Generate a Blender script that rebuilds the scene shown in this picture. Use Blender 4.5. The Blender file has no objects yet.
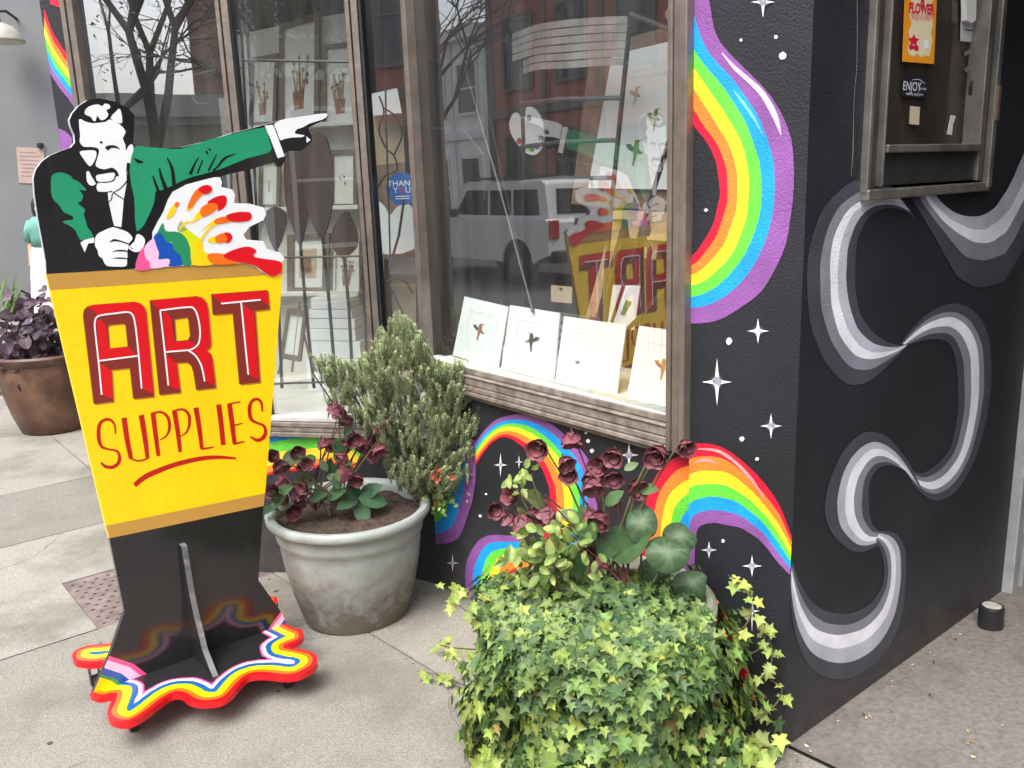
import bpy, bmesh, math, random
from mathutils import Vector as Vc, geometry as G
S = bpy.context.scene
random.seed(7)
RND = random.random
def U(a, b): return a + (b - a) * RND()
# ------------------------------------------------------------------ world frame
EYE = 1.55
CAM = Vc((0, 0, EYE)); FOC = 880.0
PITCH, ROLL, YAW = .2306, -.0357, .677
_fw = Vc((0, math.cos(PITCH), -math.sin(PITCH))); _up = Vc((0, math.sin(PITCH), math.cos(PITCH))); _rt = Vc((1, 0, 0))
_r = math.cos(ROLL) * _rt + math.sin(ROLL) * _up
_u = -math.sin(ROLL) * _rt + math.cos(ROLL) * _up
def ray(x, y): return _fw + (x - 512) / FOC * _r - (y - 384) / FOC * _u
def hit(x, y, P, n):
    d = ray(x, y); return CAM + d * ((P - CAM).dot(n) / d.dot(n))
Z = Vc((0, 0, 1))
dA = Vc((-math.sin(YAW), math.cos(YAW), 0)); dR = Vc((math.cos(YAW), math.sin(YAW), 0))
K = Vc((.706, 2.108, 0))                       # foot of the building's corner
def W(a, r, z=0): return K + dA * a + dR * r + Z * z
def gh(a):
    if a < 0: return .03 * (1 - math.exp(a * .07 / .03))
    if a < 2: return -.07 * a
    return -.14 - .06 * (1 - math.exp(-(a - 2) * .07 / .06))
def ground(x, y, h=0):
    z = h
    for i in range(30):
        P = hit(x, y, Vc((0, 0, z)), Z); z = gh((P - K).dot(dA)) + h
    return P
tB = math.radians(12.5)
QB = Vc((-.60, 3.60, 0)); dB = Vc((math.cos(tB), -math.sin(tB), 0)); nB = Vc((-math.sin(tB), -math.cos(tB), 0))
def onB(x, y, o=0): return hit(x, y, QB - nB * o, nB)
def onR(x, y, o=0): return hit(x, y, K + dR * o, dR)      # plane parallel to the street window, o behind it
def onS(x, y, o=0): return hit(x, y, K + dA * o, dA)      # plane of the side wall
# ------------------------------------------------------------------ materials
def rgb(r, g, b):
    f = lambda c: (c / 255 / 12.92) if c / 255 <= .04045 else ((c / 255 + .055) / 1.055) ** 2.4
    return (f(r), f(g), f(b), 1)
MATS = {}
def pbr(name, col, rough=.6, var=.12, scale=8, bump=0, bscale=120, metal=0, tint=False, trans=0, spec=.5, coat=0, dirt=None, det=6, splash=None):
    if name in MATS: return MATS[name]
    m = bpy.data.materials.new(name); m.use_nodes = True
    nt = m.node_tree; N = nt.nodes; L = nt.links; N.clear()
    out = N.new('ShaderNodeOutputMaterial'); p = N.new('ShaderNodeBsdfPrincipled')
    p.inputs['Roughness'].default_value = rough; p.inputs['Metallic'].default_value = metal
    p.inputs['Specular IOR Level'].default_value = spec; p.inputs['Coat Weight'].default_value = coat
    tc = N.new('ShaderNodeTexCoord')
    nz = N.new('ShaderNodeTexNoise'); nz.inputs['Scale'].default_value = scale; nz.inputs['Detail'].default_value = det
    L.new(tc.outputs['Object'], nz.inputs['Vector'])
    if len(col) == 3: col = (*col, 1)
    mr = N.new('ShaderNodeMapRange'); mr.inputs['From Min'].default_value = .3; mr.inputs['From Max'].default_value = .7
    mr.inputs['To Min'].default_value = 1 - var; mr.inputs['To Max'].default_value = 1 + var
    L.new(nz.outputs['Fac'], mr.inputs['Value'])
    mx = N.new('ShaderNodeVectorMath'); mx.operation = 'SCALE'
    mx.inputs[0].default_value = col[:3]; L.new(mr.outputs[0], mx.inputs['Scale'])
    c = mx.outputs[0]
    if tint:
        at = N.new('ShaderNodeAttribute'); at.attribute_name = 'tint'
        m2 = N.new('ShaderNodeVectorMath'); m2.operation = 'MULTIPLY'
        L.new(c, m2.inputs[0]); L.new(at.outputs['Color'], m2.inputs[1]); c = m2.outputs[0]
    if dirt:                                     # (colour, scale, threshold, strength): stains with a shape of their own
        dn = N.new('ShaderNodeTexNoise'); dn.inputs['Scale'].default_value = dirt[1]; dn.inputs['Detail'].default_value = 8
        dn.inputs['Roughness'].default_value = .65
        L.new(tc.outputs['Object'], dn.inputs['Vector'])
        dr = N.new('ShaderNodeMapRange'); dr.inputs['From Min'].default_value = dirt[2]; dr.inputs['From Max'].default_value = dirt[2] + .18
        dr.inputs['To Max'].default_value = dirt[3]; L.new(dn.outputs['Fac'], dr.inputs['Value'])
        dm = N.new('ShaderNodeMix'); dm.data_type = 'RGBA'; L.new(dr.outputs[0], dm.inputs['Factor'])
        L.new(c, dm.inputs['A']); dm.inputs['B'].default_value = (*dirt[0][:3], 1); c = dm.outputs['Result']
    if splash:                                   # (colour, height, strength): mud splashed up from the ground, ragged upper edge
        sx = N.new('ShaderNodeSeparateXYZ'); L.new(tc.outputs['Object'], sx.inputs[0])
        sn = N.new('ShaderNodeTexNoise'); sn.inputs['Scale'].default_value = 16; sn.inputs['Detail'].default_value = 9; sn.inputs['Roughness'].default_value = .7; L.new(tc.outputs['Object'], sn.inputs['Vector'])
        s1 = N.new('ShaderNodeMath'); s1.operation = 'MULTIPLY_ADD'; s1.inputs[1].default_value = 1.5; s1.inputs[2].default_value = -.25; L.new(sn.outputs['Fac'], s1.inputs[0])
        s2 = N.new('ShaderNodeMapRange'); s2.inputs['From Min'].default_value = splash[1]; s2.inputs['From Max'].default_value = splash[3] if len(splash) > 3 else 0; L.new(sx.outputs['Z'], s2.inputs['Value'])
        s3 = N.new('ShaderNodeMath'); s3.operation = 'MULTIPLY'; L.new(s1.outputs[0], s3.inputs[0]); L.new(s2.outputs[0], s3.inputs[1])
        s4 = N.new('ShaderNodeMath'); s4.operation = 'MULTIPLY'; s4.use_clamp = True; s4.inputs[1].default_value = splash[2] * 1.6; L.new(s3.outputs[0], s4.inputs[0])
        sm = N.new('ShaderNodeMix'); sm.data_type = 'RGBA'; L.new(s4.outputs[0], sm.inputs['Factor']); L.new(c, sm.inputs['A']); sm.inputs['B'].default_value = (*splash[0], 1); c = sm.outputs['Result']
    L.new(c, p.inputs['Base Color'])
    if bump:
        bn = N.new('ShaderNodeTexNoise'); bn.inputs['Scale'].default_value = bscale; bn.inputs['Detail'].default_value = 5
        L.new(tc.outputs['Object'], bn.inputs['Vector'])
        b = N.new('ShaderNodeBump'); b.inputs['Strength'].default_value = bump; b.inputs['Distance'].default_value = .01
        L.new(bn.outputs['Fac'], b.inputs['Height']); L.new(b.outputs[0], p.inputs['Normal'])
    s = p.outputs[0]
    if trans:
        tr = N.new('ShaderNodeBsdfTranslucent'); L.new(c, tr.inputs['Color'])
        ms = N.new('ShaderNodeMixShader'); ms.inputs[0].default_value = trans
        L.new(s, ms.inputs[1]); L.new(tr.outputs[0], ms.inputs[2]); s = ms.outputs[0]
    L.new(s, out.inputs['Surface'])
    MATS[name] = m; return m
def glass_mat(name, ior, tintc=(.93, .97, .95), dust_haze=.026):
    m = bpy.data.materials.new(name); m.use_nodes = True
    nt = m.node_tree; N = nt.nodes; L = nt.links; N.clear()
    out = N.new('ShaderNodeOutputMaterial'); ms = N.new('ShaderNodeMixShader'); lw = N.new('ShaderNodeLayerWeight'); lw.inputs['Blend'].default_value = .5
    pw_ = N.new('ShaderNodeMath'); pw_.operation = 'POWER'; pw_.inputs[1].default_value = 5
    fr = N.new('ShaderNodeMath'); fr.operation = 'MULTIPLY_ADD'; fr.inputs[1].default_value = 1 - ior; fr.inputs[2].default_value = ior
    L.new(lw.outputs['Facing'], pw_.inputs[0]); L.new(pw_.outputs[0], fr.inputs[0])
    t = N.new('ShaderNodeBsdfTransparent'); t.inputs[0].default_value = (*tintc, 1)
    g = N.new('ShaderNodeBsdfGlossy'); g.inputs['Roughness'].default_value = .0; g.inputs['Color'].default_value = (1, 1, 1, 1)
    tc = N.new('ShaderNodeTexCoord'); nz = N.new('ShaderNodeTexNoise'); nz.inputs['Scale'].default_value = 2.2; nz.inputs['Detail'].default_value = 0
    bp = N.new('ShaderNodeBump'); bp.inputs['Strength'].default_value = .05; bp.inputs['Distance'].default_value = .02
    L.new(tc.outputs['Object'], nz.inputs['Vector']); L.new(nz.outputs['Fac'], bp.inputs['Height']); L.new(bp.outputs[0], g.inputs['Normal'])
    L.new(fr.outputs[0], ms.inputs[0]); L.new(t.outputs[0], ms.inputs[1]); L.new(g.outputs[0], ms.inputs[2])
    df = N.new('ShaderNodeBsdfDiffuse'); df.inputs['Color'].default_value = (.55, .56, .56, 1); m3 = N.new('ShaderNodeMixShader')   # thin film of dust and streaks, also painted haze lifting the blacks
    dn = N.new('ShaderNodeTexNoise'); dn.inputs['Scale'].default_value = 3; dn.inputs['Detail'].default_value = 7; mp = N.new('ShaderNodeMapping'); mp.inputs['Scale'].default_value = (6, 6, .7)
    L.new(tc.outputs['Object'], mp.inputs['Vector']); L.new(mp.outputs[0], dn.inputs['Vector'])
    dm = N.new('ShaderNodeMapRange'); dm.inputs['From Min'].default_value = .35; dm.inputs['From Max'].default_value = .75; dm.inputs['To Min'].default_value = dust_haze * .6; dm.inputs['To Max'].default_value = dust_haze * 2.2
    L.new(dn.outputs['Fac'], dm.inputs['Value']); L.new(dm.outputs[0], m3.inputs[0]); L.new(ms.outputs[0], m3.inputs[1]); L.new(df.outputs[0], m3.inputs[2]); L.new(m3.outputs[0], out.inputs['Surface'])
    MATS[name] = m; return m
M_GLASS = glass_mat('shop glass', .24)
# ------------------------------------------------------------------ mesh builder
COL = S.collection
LOC = {}
class MB:
    def __init__(s): s.v = []; s.f = []; s.m = []; s.c = []; s.tint = (1, 1, 1)
    def pt(s, p, c=None): s.v.append(Vc(p)); s.c.append(c or s.tint); return len(s.v) - 1
    def face(s, pts, m=0, c=None):
        i = [s.pt(p, c) for p in pts]; s.f.append(i); s.m.append(m)
    def obox(s, o, u, v, w, m=0):
        o = Vc(o); P = [o, o + u, o + u + v, o + v, o + w, o + u + w, o + u + v + w, o + v + w]
        b = len(s.v)
        for p in P: s.pt(p)
        for f in ((0, 3, 2, 1), (4, 5, 6, 7), (0, 1, 5, 4), (1, 2, 6, 5), (2, 3, 7, 6), (3, 0, 4, 7)):
            s.f.append([b + i for i in f]); s.m.append(m)
    def abox(s, a0, a1, r0, r1, z0, z1, m=0): s.obox(W(a0, r0, z0), dA * (a1 - a0), dR * (r1 - r0), Z * (z1 - z0), m)
    def box(s, x0, x1, y0, y1, z0, z1, m=0): s.obox((x0, y0, z0), Vc((x1 - x0, 0, 0)), Vc((0, y1 - y0, 0)), Vc((0, 0, z1 - z0)), m)
    def tube(s, pts, r, n=8, m=0, cap=True):
        pts = [Vc(p) for p in pts]
        if not isinstance(r, (list, tuple)): r = [r] * len(pts)
        rings = []
        ref = None
        for i, p in enumerate(pts):
            t = (pts[min(i + 1, len(pts) - 1)] - pts[max(i - 1, 0)])
            t = t.normalized() if t.length > 1e-9 else Z.copy()
            if ref is None: ref = t.cross(Z if abs(t.z) < .9 else Vc((1, 0, 0))).normalized()
            x = (ref - t * ref.dot(t)).normalized(); y = t.cross(x); ref = x
            rings.append([s.pt(p + (x * math.cos(2 * math.pi * k / n) + y * math.sin(2 * math.pi * k / n)) * r[i]) for k in range(n)])
        for i in range(len(rings) - 1):
            for k in range(n):
                s.f.append([rings[i][k], rings[i][(k + 1) % n], rings[i + 1][(k + 1) % n], rings[i + 1][k]]); s.m.append(m)
        if cap:
            s.f.append(rings[0][::-1]); s.m.append(m); s.f.append(rings[-1][:]); s.m.append(m)
    def lathe(s, c, prof, n=48, m=0, wob=0):
        c = Vc(c); rings = []
        for (r, z) in prof:
            rings.append([s.pt(c + Vc((r * math.cos(2 * math.pi * k / n), r * math.sin(2 * math.pi * k / n), z))) for k in range(n)])
        for i in range(len(rings) - 1):
            for k in range(n):
                s.f.append([rings[i][k], rings[i][(k + 1) % n], rings[i + 1][(k + 1) % n], rings[i + 1][k]]); s.m.append(m)
        s.f.append(rings[0][::-1]); s.m.append(m); s.f.append(rings[-1][:]); s.m.append(m)
    def sheet(s, poly, m=0, holes=()):
        loops = [[Vc(p) for p in poly]] + [[Vc(p) for p in h] for h in holes]
        flat = [p for l in loops for p in l]; b = len(s.v)
        for p in flat: s.pt(p)
        for t in G.tessellate_polygon(loops): s.f.append([b + i for i in t]); s.m.append(m)
    def prism(s, poly, d, m=0, mside=None, mback=None, holes=()):
        loops = [[Vc(p) for p in poly]] + [[Vc(p) for p in h] for h in holes]
        d = Vc(d)
        s.sheet(poly, m, holes)
        s.sheet([p + d for p in loops[0]], m if mback is None else mback, [[p + d for p in h] for h in loops[1:]])
        for l in loops:
            for i in range(len(l)):
                p, q = l[i], l[(i + 1) % len(l)]
                s.face([p, q, q + d, p + d], m if mside is None else mside)
    def build(s, name, mats, parent=None, loc=None, smooth=False):
        if not isinstance(mats, (list, tuple)): mats = [mats]
        off = Vc(loc) if loc is not None else (LOC[parent.name] if parent else Vc((0, 0, 0)))
        me = bpy.data.meshes.new(name)
        me.from_pydata([p - off for p in s.v], [], s.f)
        for m in mats: me.materials.append(m)
        me.polygons.foreach_set('material_index', s.m)
        if smooth: me.polygons.foreach_set('use_smooth', [True] * len(s.f))
        at = me.color_attributes.new('tint', 'FLOAT_COLOR', 'POINT')
        at.data.foreach_set('color', [x for c in s.c for x in (c[0], c[1], c[2], 1)])
        me.validate(); me.update()
        o = bpy.data.objects.new(name, me); COL.objects.link(o)
        if parent:
            o.parent = parent; o.location = off - LOC[parent.name]
        else: o.location = off
        LOC[o.name] = off.copy()
        return o
def bevel(o, w=.004, n=2):
    b = o.modifiers.new('edge', 'BEVEL'); b.width = w; b.segments = n; b.limit_method = 'ANGLE'; b.angle_limit = math.radians(40)
    return o
def weld(o):
    w = o.modifiers.new('weld', 'WELD'); w.merge_threshold = .0002; return o
def thing(name, label, cat, loc, group=None):
    o = bpy.data.objects.new(name, None); COL.objects.link(o); o.location = loc; o.empty_display_size = .1
    o['label'] = label; o['category'] = cat
    if group: o['group'] = group
    LOC[o.name] = Vc(loc); return o
def tag(o, label, cat, group=None):
    o['label'] = label; o['category'] = cat
    if group: o['group'] = group
    return o
def kind(o, k): o['kind'] = k; return o
def dup(root, loc, label=None):
    r = root.copy(); COL.objects.link(r); r.location = loc; LOC[r.name] = Vc(loc)
    if label: r['label'] = label
    for ch in list(root.children):
        c = ch.copy(); COL.objects.link(c); c.parent = r
        for g in ch.children:
            d = g.copy(); COL.objects.link(d); d.parent = c
    return r
def T(sc, ox, oy, pts): return [(ox + x / sc, oy + y / sc) for x, y in pts]
def smooth_line(p, n=5):
    out = []
    for i in range(len(p) - 1):
        p0, p1, p2, p3 = p[max(i - 1, 0)], p[i], p[i + 1], p[min(i + 2, len(p) - 1)]
        for k in range(n):
            t = k / n
            out.append(tuple(.5 * (2 * b + (c - a) * t + (2 * a - 5 * b + 4 * c - d) * t * t + (3 * b - a - 3 * c + d) * t ** 3) for a, b, c, d in zip(p0, p1, p2, p3)))
    out.append(tuple(p[-1])); return out
def smooth_loop(p, n=4):
    out = []; N = len(p)
    for i in range(N):
        p0, p1, p2, p3 = p[i - 1], p[i], p[(i + 1) % N], p[(i + 2) % N]
        for k in range(n):
            t = k / n
            out.append(tuple(.5 * (2 * b + (c - a) * t + (2 * a - 5 * b + 4 * c - d) * t * t + (3 * b - a - 3 * c + d) * t ** 3) for a, b, c, d in zip(p0, p1, p2, p3)))
    return out
def resample(p, n):
    d = [0]
    for i in range(1, len(p)): d.append(d[-1] + math.dist(p[i], p[i - 1]))
    out = []; j = 0
    for k in range(n):
        t = d[-1] * k / (n - 1)
        while j < len(p) - 2 and d[j + 1] < t: j += 1
        f = (t - d[j]) / max(d[j + 1] - d[j], 1e-9); out.append(tuple(a + (b - a) * f for a, b in zip(p[j], p[j + 1])))
    return out
def stroke2(pts, w, n=4):
    """outline polygon of a brush stroke; w = width per point"""
    if not isinstance(w, (list, tuple)): w = [w] * len(pts)
    q = smooth_line([(*p, ww) for p, ww in zip(pts, w)], n) if len(pts) > 2 else [(*p, ww) for p, ww in zip(pts, w)]
    L_, R_ = [], []
    for i, (x, y, ww) in enumerate(q):
        a = q[max(i - 1, 0)]; b = q[min(i + 1, len(q) - 1)]
        dx, dy = b[0] - a[0], b[1] - a[1]; l = math.hypot(dx, dy) or 1
        L_.append((x - dy / l * ww / 2, y + dx / l * ww / 2)); R_.append((x + dy / l * ww / 2, y - dx / l * ww / 2))
    return L_, R_
def text_on(mb, body, O, u, v, height, m=0, align='CENTER', bold=.0):
    """flat lettering on a plane: u to the right, v up"""
    cu = bpy.data.curves.new('lettering', 'FONT'); cu.body = body; cu.align_x = align; cu.align_y = 'CENTER'; cu.size = height
    cu.resolution_u = 3; cu.offset = bold * height
    ob = bpy.data.objects.new('lettering', cu); COL.objects.link(ob)
    dg = bpy.context.evaluated_depsgraph_get(); me = bpy.data.meshes.new_from_object(ob.evaluated_get(dg))
    b = len(mb.v)
    for q in me.vertices: mb.pt(O + u * q.co.x + v * q.co.y)
    for p in me.polygons: mb.f.append([b + i for i in p.vertices]); mb.m.append(m)
    bpy.data.objects.remove(ob); bpy.data.curves.remove(cu); bpy.data.meshes.remove(me)
# ------------------------------------------------------------------ palette
BLACK = pbr('painted black masonry', (.0115, .0125, .0175), 0.6, .35, 3, .32, 170, dirt=((.04, .04, .045), 1.4, .60, .4), splash=((.085, .078, .068), .50, .55, .05))
BLACK_SIDE = BLACK
def paint(name, r, g, b, rough=.5): return pbr(name, rgb(r, g, b), rough, .16, 9, .3, 170)
C_RED = paint('mural red', 205, 22, 52); C_ORG = paint('mural orange', 240, 128, 48); C_YEL = paint('mural yellow', 245, 208, 45)
C_GRN = paint('mural green', 100, 205, 65); C_BLU = paint('mural blue', 25, 150, 228); C_PUR = paint('mural purple', 134, 82, 150)
C_G1 = paint('mural dark grey', 66, 66, 74); C_G2 = paint('mural mid grey', 128, 128, 138); C_G3 = paint('mural pale grey', 176, 176, 188)
C_W = paint('mural white', 225, 225, 232); C_LIL = paint('mural lilac highlight', 214, 185, 222)
RAINBOW = [C_PUR, C_BLU, C_GRN, C_YEL, C_ORG, C_RED]
FRAME = pbr('weathered bronze frame', (.22, .185, .16), .38, .2, 14, .15, 60, metal=.55, dirt=((.12, .10, .085), 9, .56, .5))
SILLM = pbr('weathered wooden sill', (.20, .168, .142), .6, .35, 26, .3, 50, dirt=((.05, .04, .035), 7, .5, .8))
CREAM = pbr('cream painted board', (.72, .70, .64), .6, .08, 5)
WHITEP = pbr('white paper', (.82, .83, .85), .6, .02, 3)
PAPERG = pbr('off white paper', (.80, .80, .75), .6, .05, 3)
DARKIN = pbr('dark shop wall', (.24, .20, .175), .7, .3, 2)
BLKMET = pbr('black metal', (.018, .018, .02), .4, .2, 20)
GREYMET = pbr('grey metal', (.22, .22, .24), .4, .2, 20, metal=.4)
WOOD = pbr('pale wood', (.50, .36, .21), .55, .18, 18)
BRWOOD = pbr('brown wood', (.21, .135, .09), .55, .3, 14)
WALLG = pbr('grey painted stucco', (.145, .152, .158), .7, .1, 1.2, .2, 60)
SOIL = pbr('potting soil', (.055, .035, .024), .95, .6, 40, 1.0, 60)
# ------------------------------------------------------------------ ground
CONC = pbr('sidewalk concrete', (.272, .257, .224), .88, .24, 120, .7, 220, tint=True, dirt=((.135, .121, .101), 2.0, .46, .66), det=9)
CONC2 = pbr('entry concrete', (.165, .150, .136), .85, .25, 60, .5, 200, dirt=((.085, .075, .067), 3.1, .52, .7), det=9)
BED = pbr('joint dirt', (.06, .052, .045), .95, .3, 30)
ASPH = pbr('asphalt', (.085, .084, .083), .9, .3, 60, .5, 150)
def sheet_ar(mb, a0, a1, r0, r1, dz=0, step=.15, m=0, skirt=0):
    n = max(1, int((a1 - a0) / step))
    for i in range(n):
        x, y = a0 + (a1 - a0) * i / n, a0 + (a1 - a0) * (i + 1) / n
        mb.face([W(x, r0, gh(x) + dz), W(x, r1, gh(x) + dz), W(y, r1, gh(y) + dz), W(y, r0, gh(y) + dz)], m)
        if skirt:
            for r in (r0, r1): mb.face([W(x, r, gh(x) + dz), W(y, r, gh(y) + dz), W(y, r, gh(y) + dz - skirt), W(x, r, gh(x) + dz - skirt)], m)
    if skirt:
        for x in (a0, a1): mb.face([W(x, r0, gh(x) + dz), W(x, r1, gh(x) + dz), W(x, r1, gh(x) + dz - skirt), W(x, r0, gh(x) + dz - skirt)], m)
mb = MB()
a_br = [-9, -5.5, -2.6, 2.39, 3.70, 4.62, 6.1, 8, 10, 12, 14, 17, 20, 24, 28]
tones = {(2.39): (1.10, 1.10, 1.12), (3.70): (.80, .80, .80), (4.62): (1.08, 1.06, 1.06)}
g = .004
for i in range(len(a_br) - 1):
    a0, a1 = a_br[i], a_br[i + 1]
    rb = [-3.5, -1.95, -.42, .02] if a0 < 2 else ([-3.5, -.38, .02] if a0 == 2.39 else [-3.5, -2.0, -.6, 3.0])
    for r0, r1 in zip(rb[:-1], rb[1:]):
        t = tones.get(a0, None) or (U(.9, 1.05),) * 3
        k = U(.97, 1.03); mb.tint = tuple(c * k for c in t)
        if a0 == 2.39 and r0 == -3.5:
            sheet_ar(mb, a0 + g, 3.002, r0 + g, -1.168, 0, .15); sheet_ar(mb, 3.002, a1 - g, r0 + g, r1 - g, 0, .15); continue
        sheet_ar(mb, a0 + g, a1 - g, r0 + g, r1 - g, 0, .15, 0, .02)
mb.tint = (1, 1, 1)
sheet_ar(mb, -9, 28, -3.5, 3.0, -.012, .5, 1)
def crack(mb, pts, w):
    q = [pts[0]]
    for p in pts[1:]:
        a, b = q[-1], p; n = max(2, int(math.dist(a, b) / .035))
        for k in range(1, n + 1): q.append((a[0] + (b[0] - a[0]) * k / n + U(-.008, .008), a[1] + (b[1] - a[1]) * k / n + U(-.008, .008)))
    for i in range(len(q) - 1):
        (a0, r0), (a1, r1) = q[i], q[i + 1]; l = math.dist(q[i], q[i + 1]) or 1; nx_, ny_ = -(r1 - r0) / l, (a1 - a0) / l; w0, w1 = w * U(.4, 1), w * U(.4, 1)
        mb.face([W(a0 + nx_ * w0, r0 + ny_ * w0, gh(a0) + .0007), W(a1 + nx_ * w0, r1 + ny_ * w0, gh(a1) + .0007), W(a1 - nx_ * w0, r1 - ny_ * w0, gh(a1) + .0007), W(a0 - nx_ * w0, r0 - ny_ * w0, gh(a0) + .0007)], 1)
for pts, w_ in (([(2.1, -.95), (1.75, -.78), (1.55, -.42)], .0016), ([(1.0, -.43), (.8, -.55), (.55, -.60)], .0010), ([(3.3, -1.6), (3.45, -1.2), (3.7, -1.0)], .002), ([(1.5, -2.2), (1.35, -1.8), (1.42, -1.45)], .0015)): crack(mb, pts, w_)
for i in range(40):                      # trodden chewing gum
    a, r = U(.3, 4.4), U(-2.3, -.1); s_ = U(.005, .013); mb.sheet([W(a + math.cos(k * .785) * s_ * U(.7, 1.2), r + math.sin(k * .785) * s_ * U(.7, 1.2), gh(a) + .0008) for k in range(8)], 1)
for i in range(260):                     # grit along the joints and the wall foot
    if i < 130: a, r = U(.2, 2.3), -.42 + random.gauss(0, .012)
    elif i < 200: a, r = U(.3, 1.9), -abs(random.gauss(0, .03)) + .01
    else: a, r = 2.39 + random.gauss(0, .015), U(-2.2, -.1)
    s_ = U(.0012, .0036); mb.sheet([W(a + math.cos(k * 1.257) * s_, r + math.sin(k * 1.257) * s_, gh(a) + .0012) for k in range(5)], 1)
side = kind(mb.build('sidewalk', [CONC, BED]), 'structure')
mb = MB(); sheet_ar(mb, -9, -.0, .026, 6.5, .004, .2); sheet_ar(mb, -.005, 4, 1.5, 6.5, .004, .3)
kind(mb.build('entry_paving', CONC2), 'structure')
mb = MB(); mb.obox(W(-60, -3.72, -.4), dA * 140, dR * .215, Z * .16)
for i in range(60):
    a0 = -60 + i * 2.3
    mb.obox(W(a0, -3.72, gh(min(a0, 28)) - .12), dA * 2.29, dR * .215, Z * .123)
kind(mb.build('kerb', pbr('kerb concrete', (.34, .33, .31), .85, .2, 20, .4, 150)), 'structure')
mb = MB(); mb.face([W(-120, -140, -.26), W(-120, 140, -.26), W(160, 140, -.26), W(160, -140, -.26)])
kind(mb.build('street', ASPH), 'structure')
mb = MB(); mb.obox(W(-60, -15.2, -.40), dA * 140, dR * 3.6, Z * .19)
kind(mb.build('far_sidewalk', pbr('far sidewalk concrete', (.36, .345, .32), .85, .15, 5)), 'structure')
mb = MB()
for i in range(40): mb.obox(W(-40 + i * 3.0, -10.4, -.259), dA * 1.6, dR * .1, Z * .003)
kind(mb.build('road_marking', pbr('road paint', (.7, .6, .2), .7)), 'structure')
# iron cover plate in the walk
GR = pbr('rusty iron plate', (.165, .125, .115), .7, .35, 12, .3, 90, dirt=((.26, .22, .20), 6, .55, .6))
mb = MB(); sheet_ar(mb, 2.39, 3.0, -1.165, -.385, -.002, .2, 0, .008)
for i in range(13):
    for j in range(15):
        a = 2.43 + i * .043; r = -1.135 + j * .0505 + (.025 if i % 2 else 0)
        o = W(a, r, gh(a) - .001); q = .007
        mb.face([o + dA * q, o + dR * q * 1.6, o - dA * q, o - dR * q * 1.6], 1)
        mb.face([o + dA * q + Z * .001, o + dR * q * 1.6 + Z * .001, o + Z * .004], 0)
tag(mb.build('cover_plate', [GR, pbr('plate pits', (.03, .024, .022), .8)], loc=W(2.7, -.78, gh(2.7))), 'rusty brown patterned iron plate set flush into the pavement', 'cover plate')
# ------------------------------------------------------------------ shop building
shop = thing('shop_building', 'black corner shop with rainbow mural and tall display windows', 'building', W(.5, .3, -.1))
BK = -nB
def plan(mb, pts, z0, z1, m=0, mtop=None):
    P = [Vc((p.x, p.y, z0)) for p in pts]; mb.prism(P, Z * (z1 - z0), m, m, mtop)
mb = MB()
mb.abox(0, .336, 0, .24, -.3, 3.4)                                       # pier beside the window
mb.abox(0, .2, .24, 1.37, -.3, 1.465); mb.abox(0, .2, .915, 1.37, 1.465, 3.4); mb.abox(0, .2, .24, .915, 2.6, 3.4)
mb.abox(.336, 1.69, .02, .2, -.35, .77); mb.abox(.336, 1.69, .0, .2, 2.62, 3.4)
PB0 = QB + dB * .08; PB1 = QB - dB * 1.31; PE = W(1.69, .02)
plan(mb, [PE, PB0, PB1, PB1 + BK * .2, PB0 + BK * .2 + dB * .05, W(1.69, .2)], -.4, .50)
plan(mb, [PE, PB0, PB1, PB1 + BK * .2, PB0 + BK * .2 + dB * .05, W(1.69, .2)], 2.62, 3.4)
plan(mb, [QB - dB * 1.21, PB1, PB1 + BK * .2, QB - dB * 1.21 + BK * .2], .50, 2.62)
mb.build('masonry_wall', BLACK, shop)
BL = Vc((-2.95, 6.6, 0)); BR = W(3.4, 2.6)
mb = MB()
plan(mb, [PB1 + BK * .2, BL, BL + Vc((.2, 0, 0)), PB1 + BK * .2 + dB * .15], -.3, 3.4)
plan(mb, [BL, BR, BR + Vc((0, -.15, 0)), BL + Vc((0, -.15, 0))], -.3, 3.4)
plan(mb, [BR, W(.2, 2.6), W(.2, 2.45), BR - dR * .15], -.3, 3.4)
mb.abox(.05, .2, 1.52, 2.6, -.3, 3.4)
mb.build('inner_wall', DARKIN, shop)
mb = MB(); plan(mb, [W(0, 0), W(1.7, 0), PB0, PB1, BL, BR, W(0, 2.6)], 3.4, 3.6)
mb.build('roof', pbr('roof felt', (.12, .12, .12), .9), shop)
mb = MB(); plan(mb, [W(.2, .2), W(1.65, .2), PB0 + BK * .2, PB1 + BK * .2 + dB * .1, BL, BR, W(.2, 2.6)], -.32, -.05)
mb.build('shop_floor', BRWOOD, shop)
# display decks
mb = MB(); plan(mb, [W(.345, .03), W(1.66, .03), W(1.66, .41), W(.345, .41)], .775, .862)
plan(mb, [QB + dB * .06 + BK * .05, QB - dB * 1.19 + BK * .05, QB - dB * 1.19 + BK * .95, QB + dB * .10 + BK * .95], .505, .555)
mb.build('display_deck', CREAM, shop)
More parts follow.
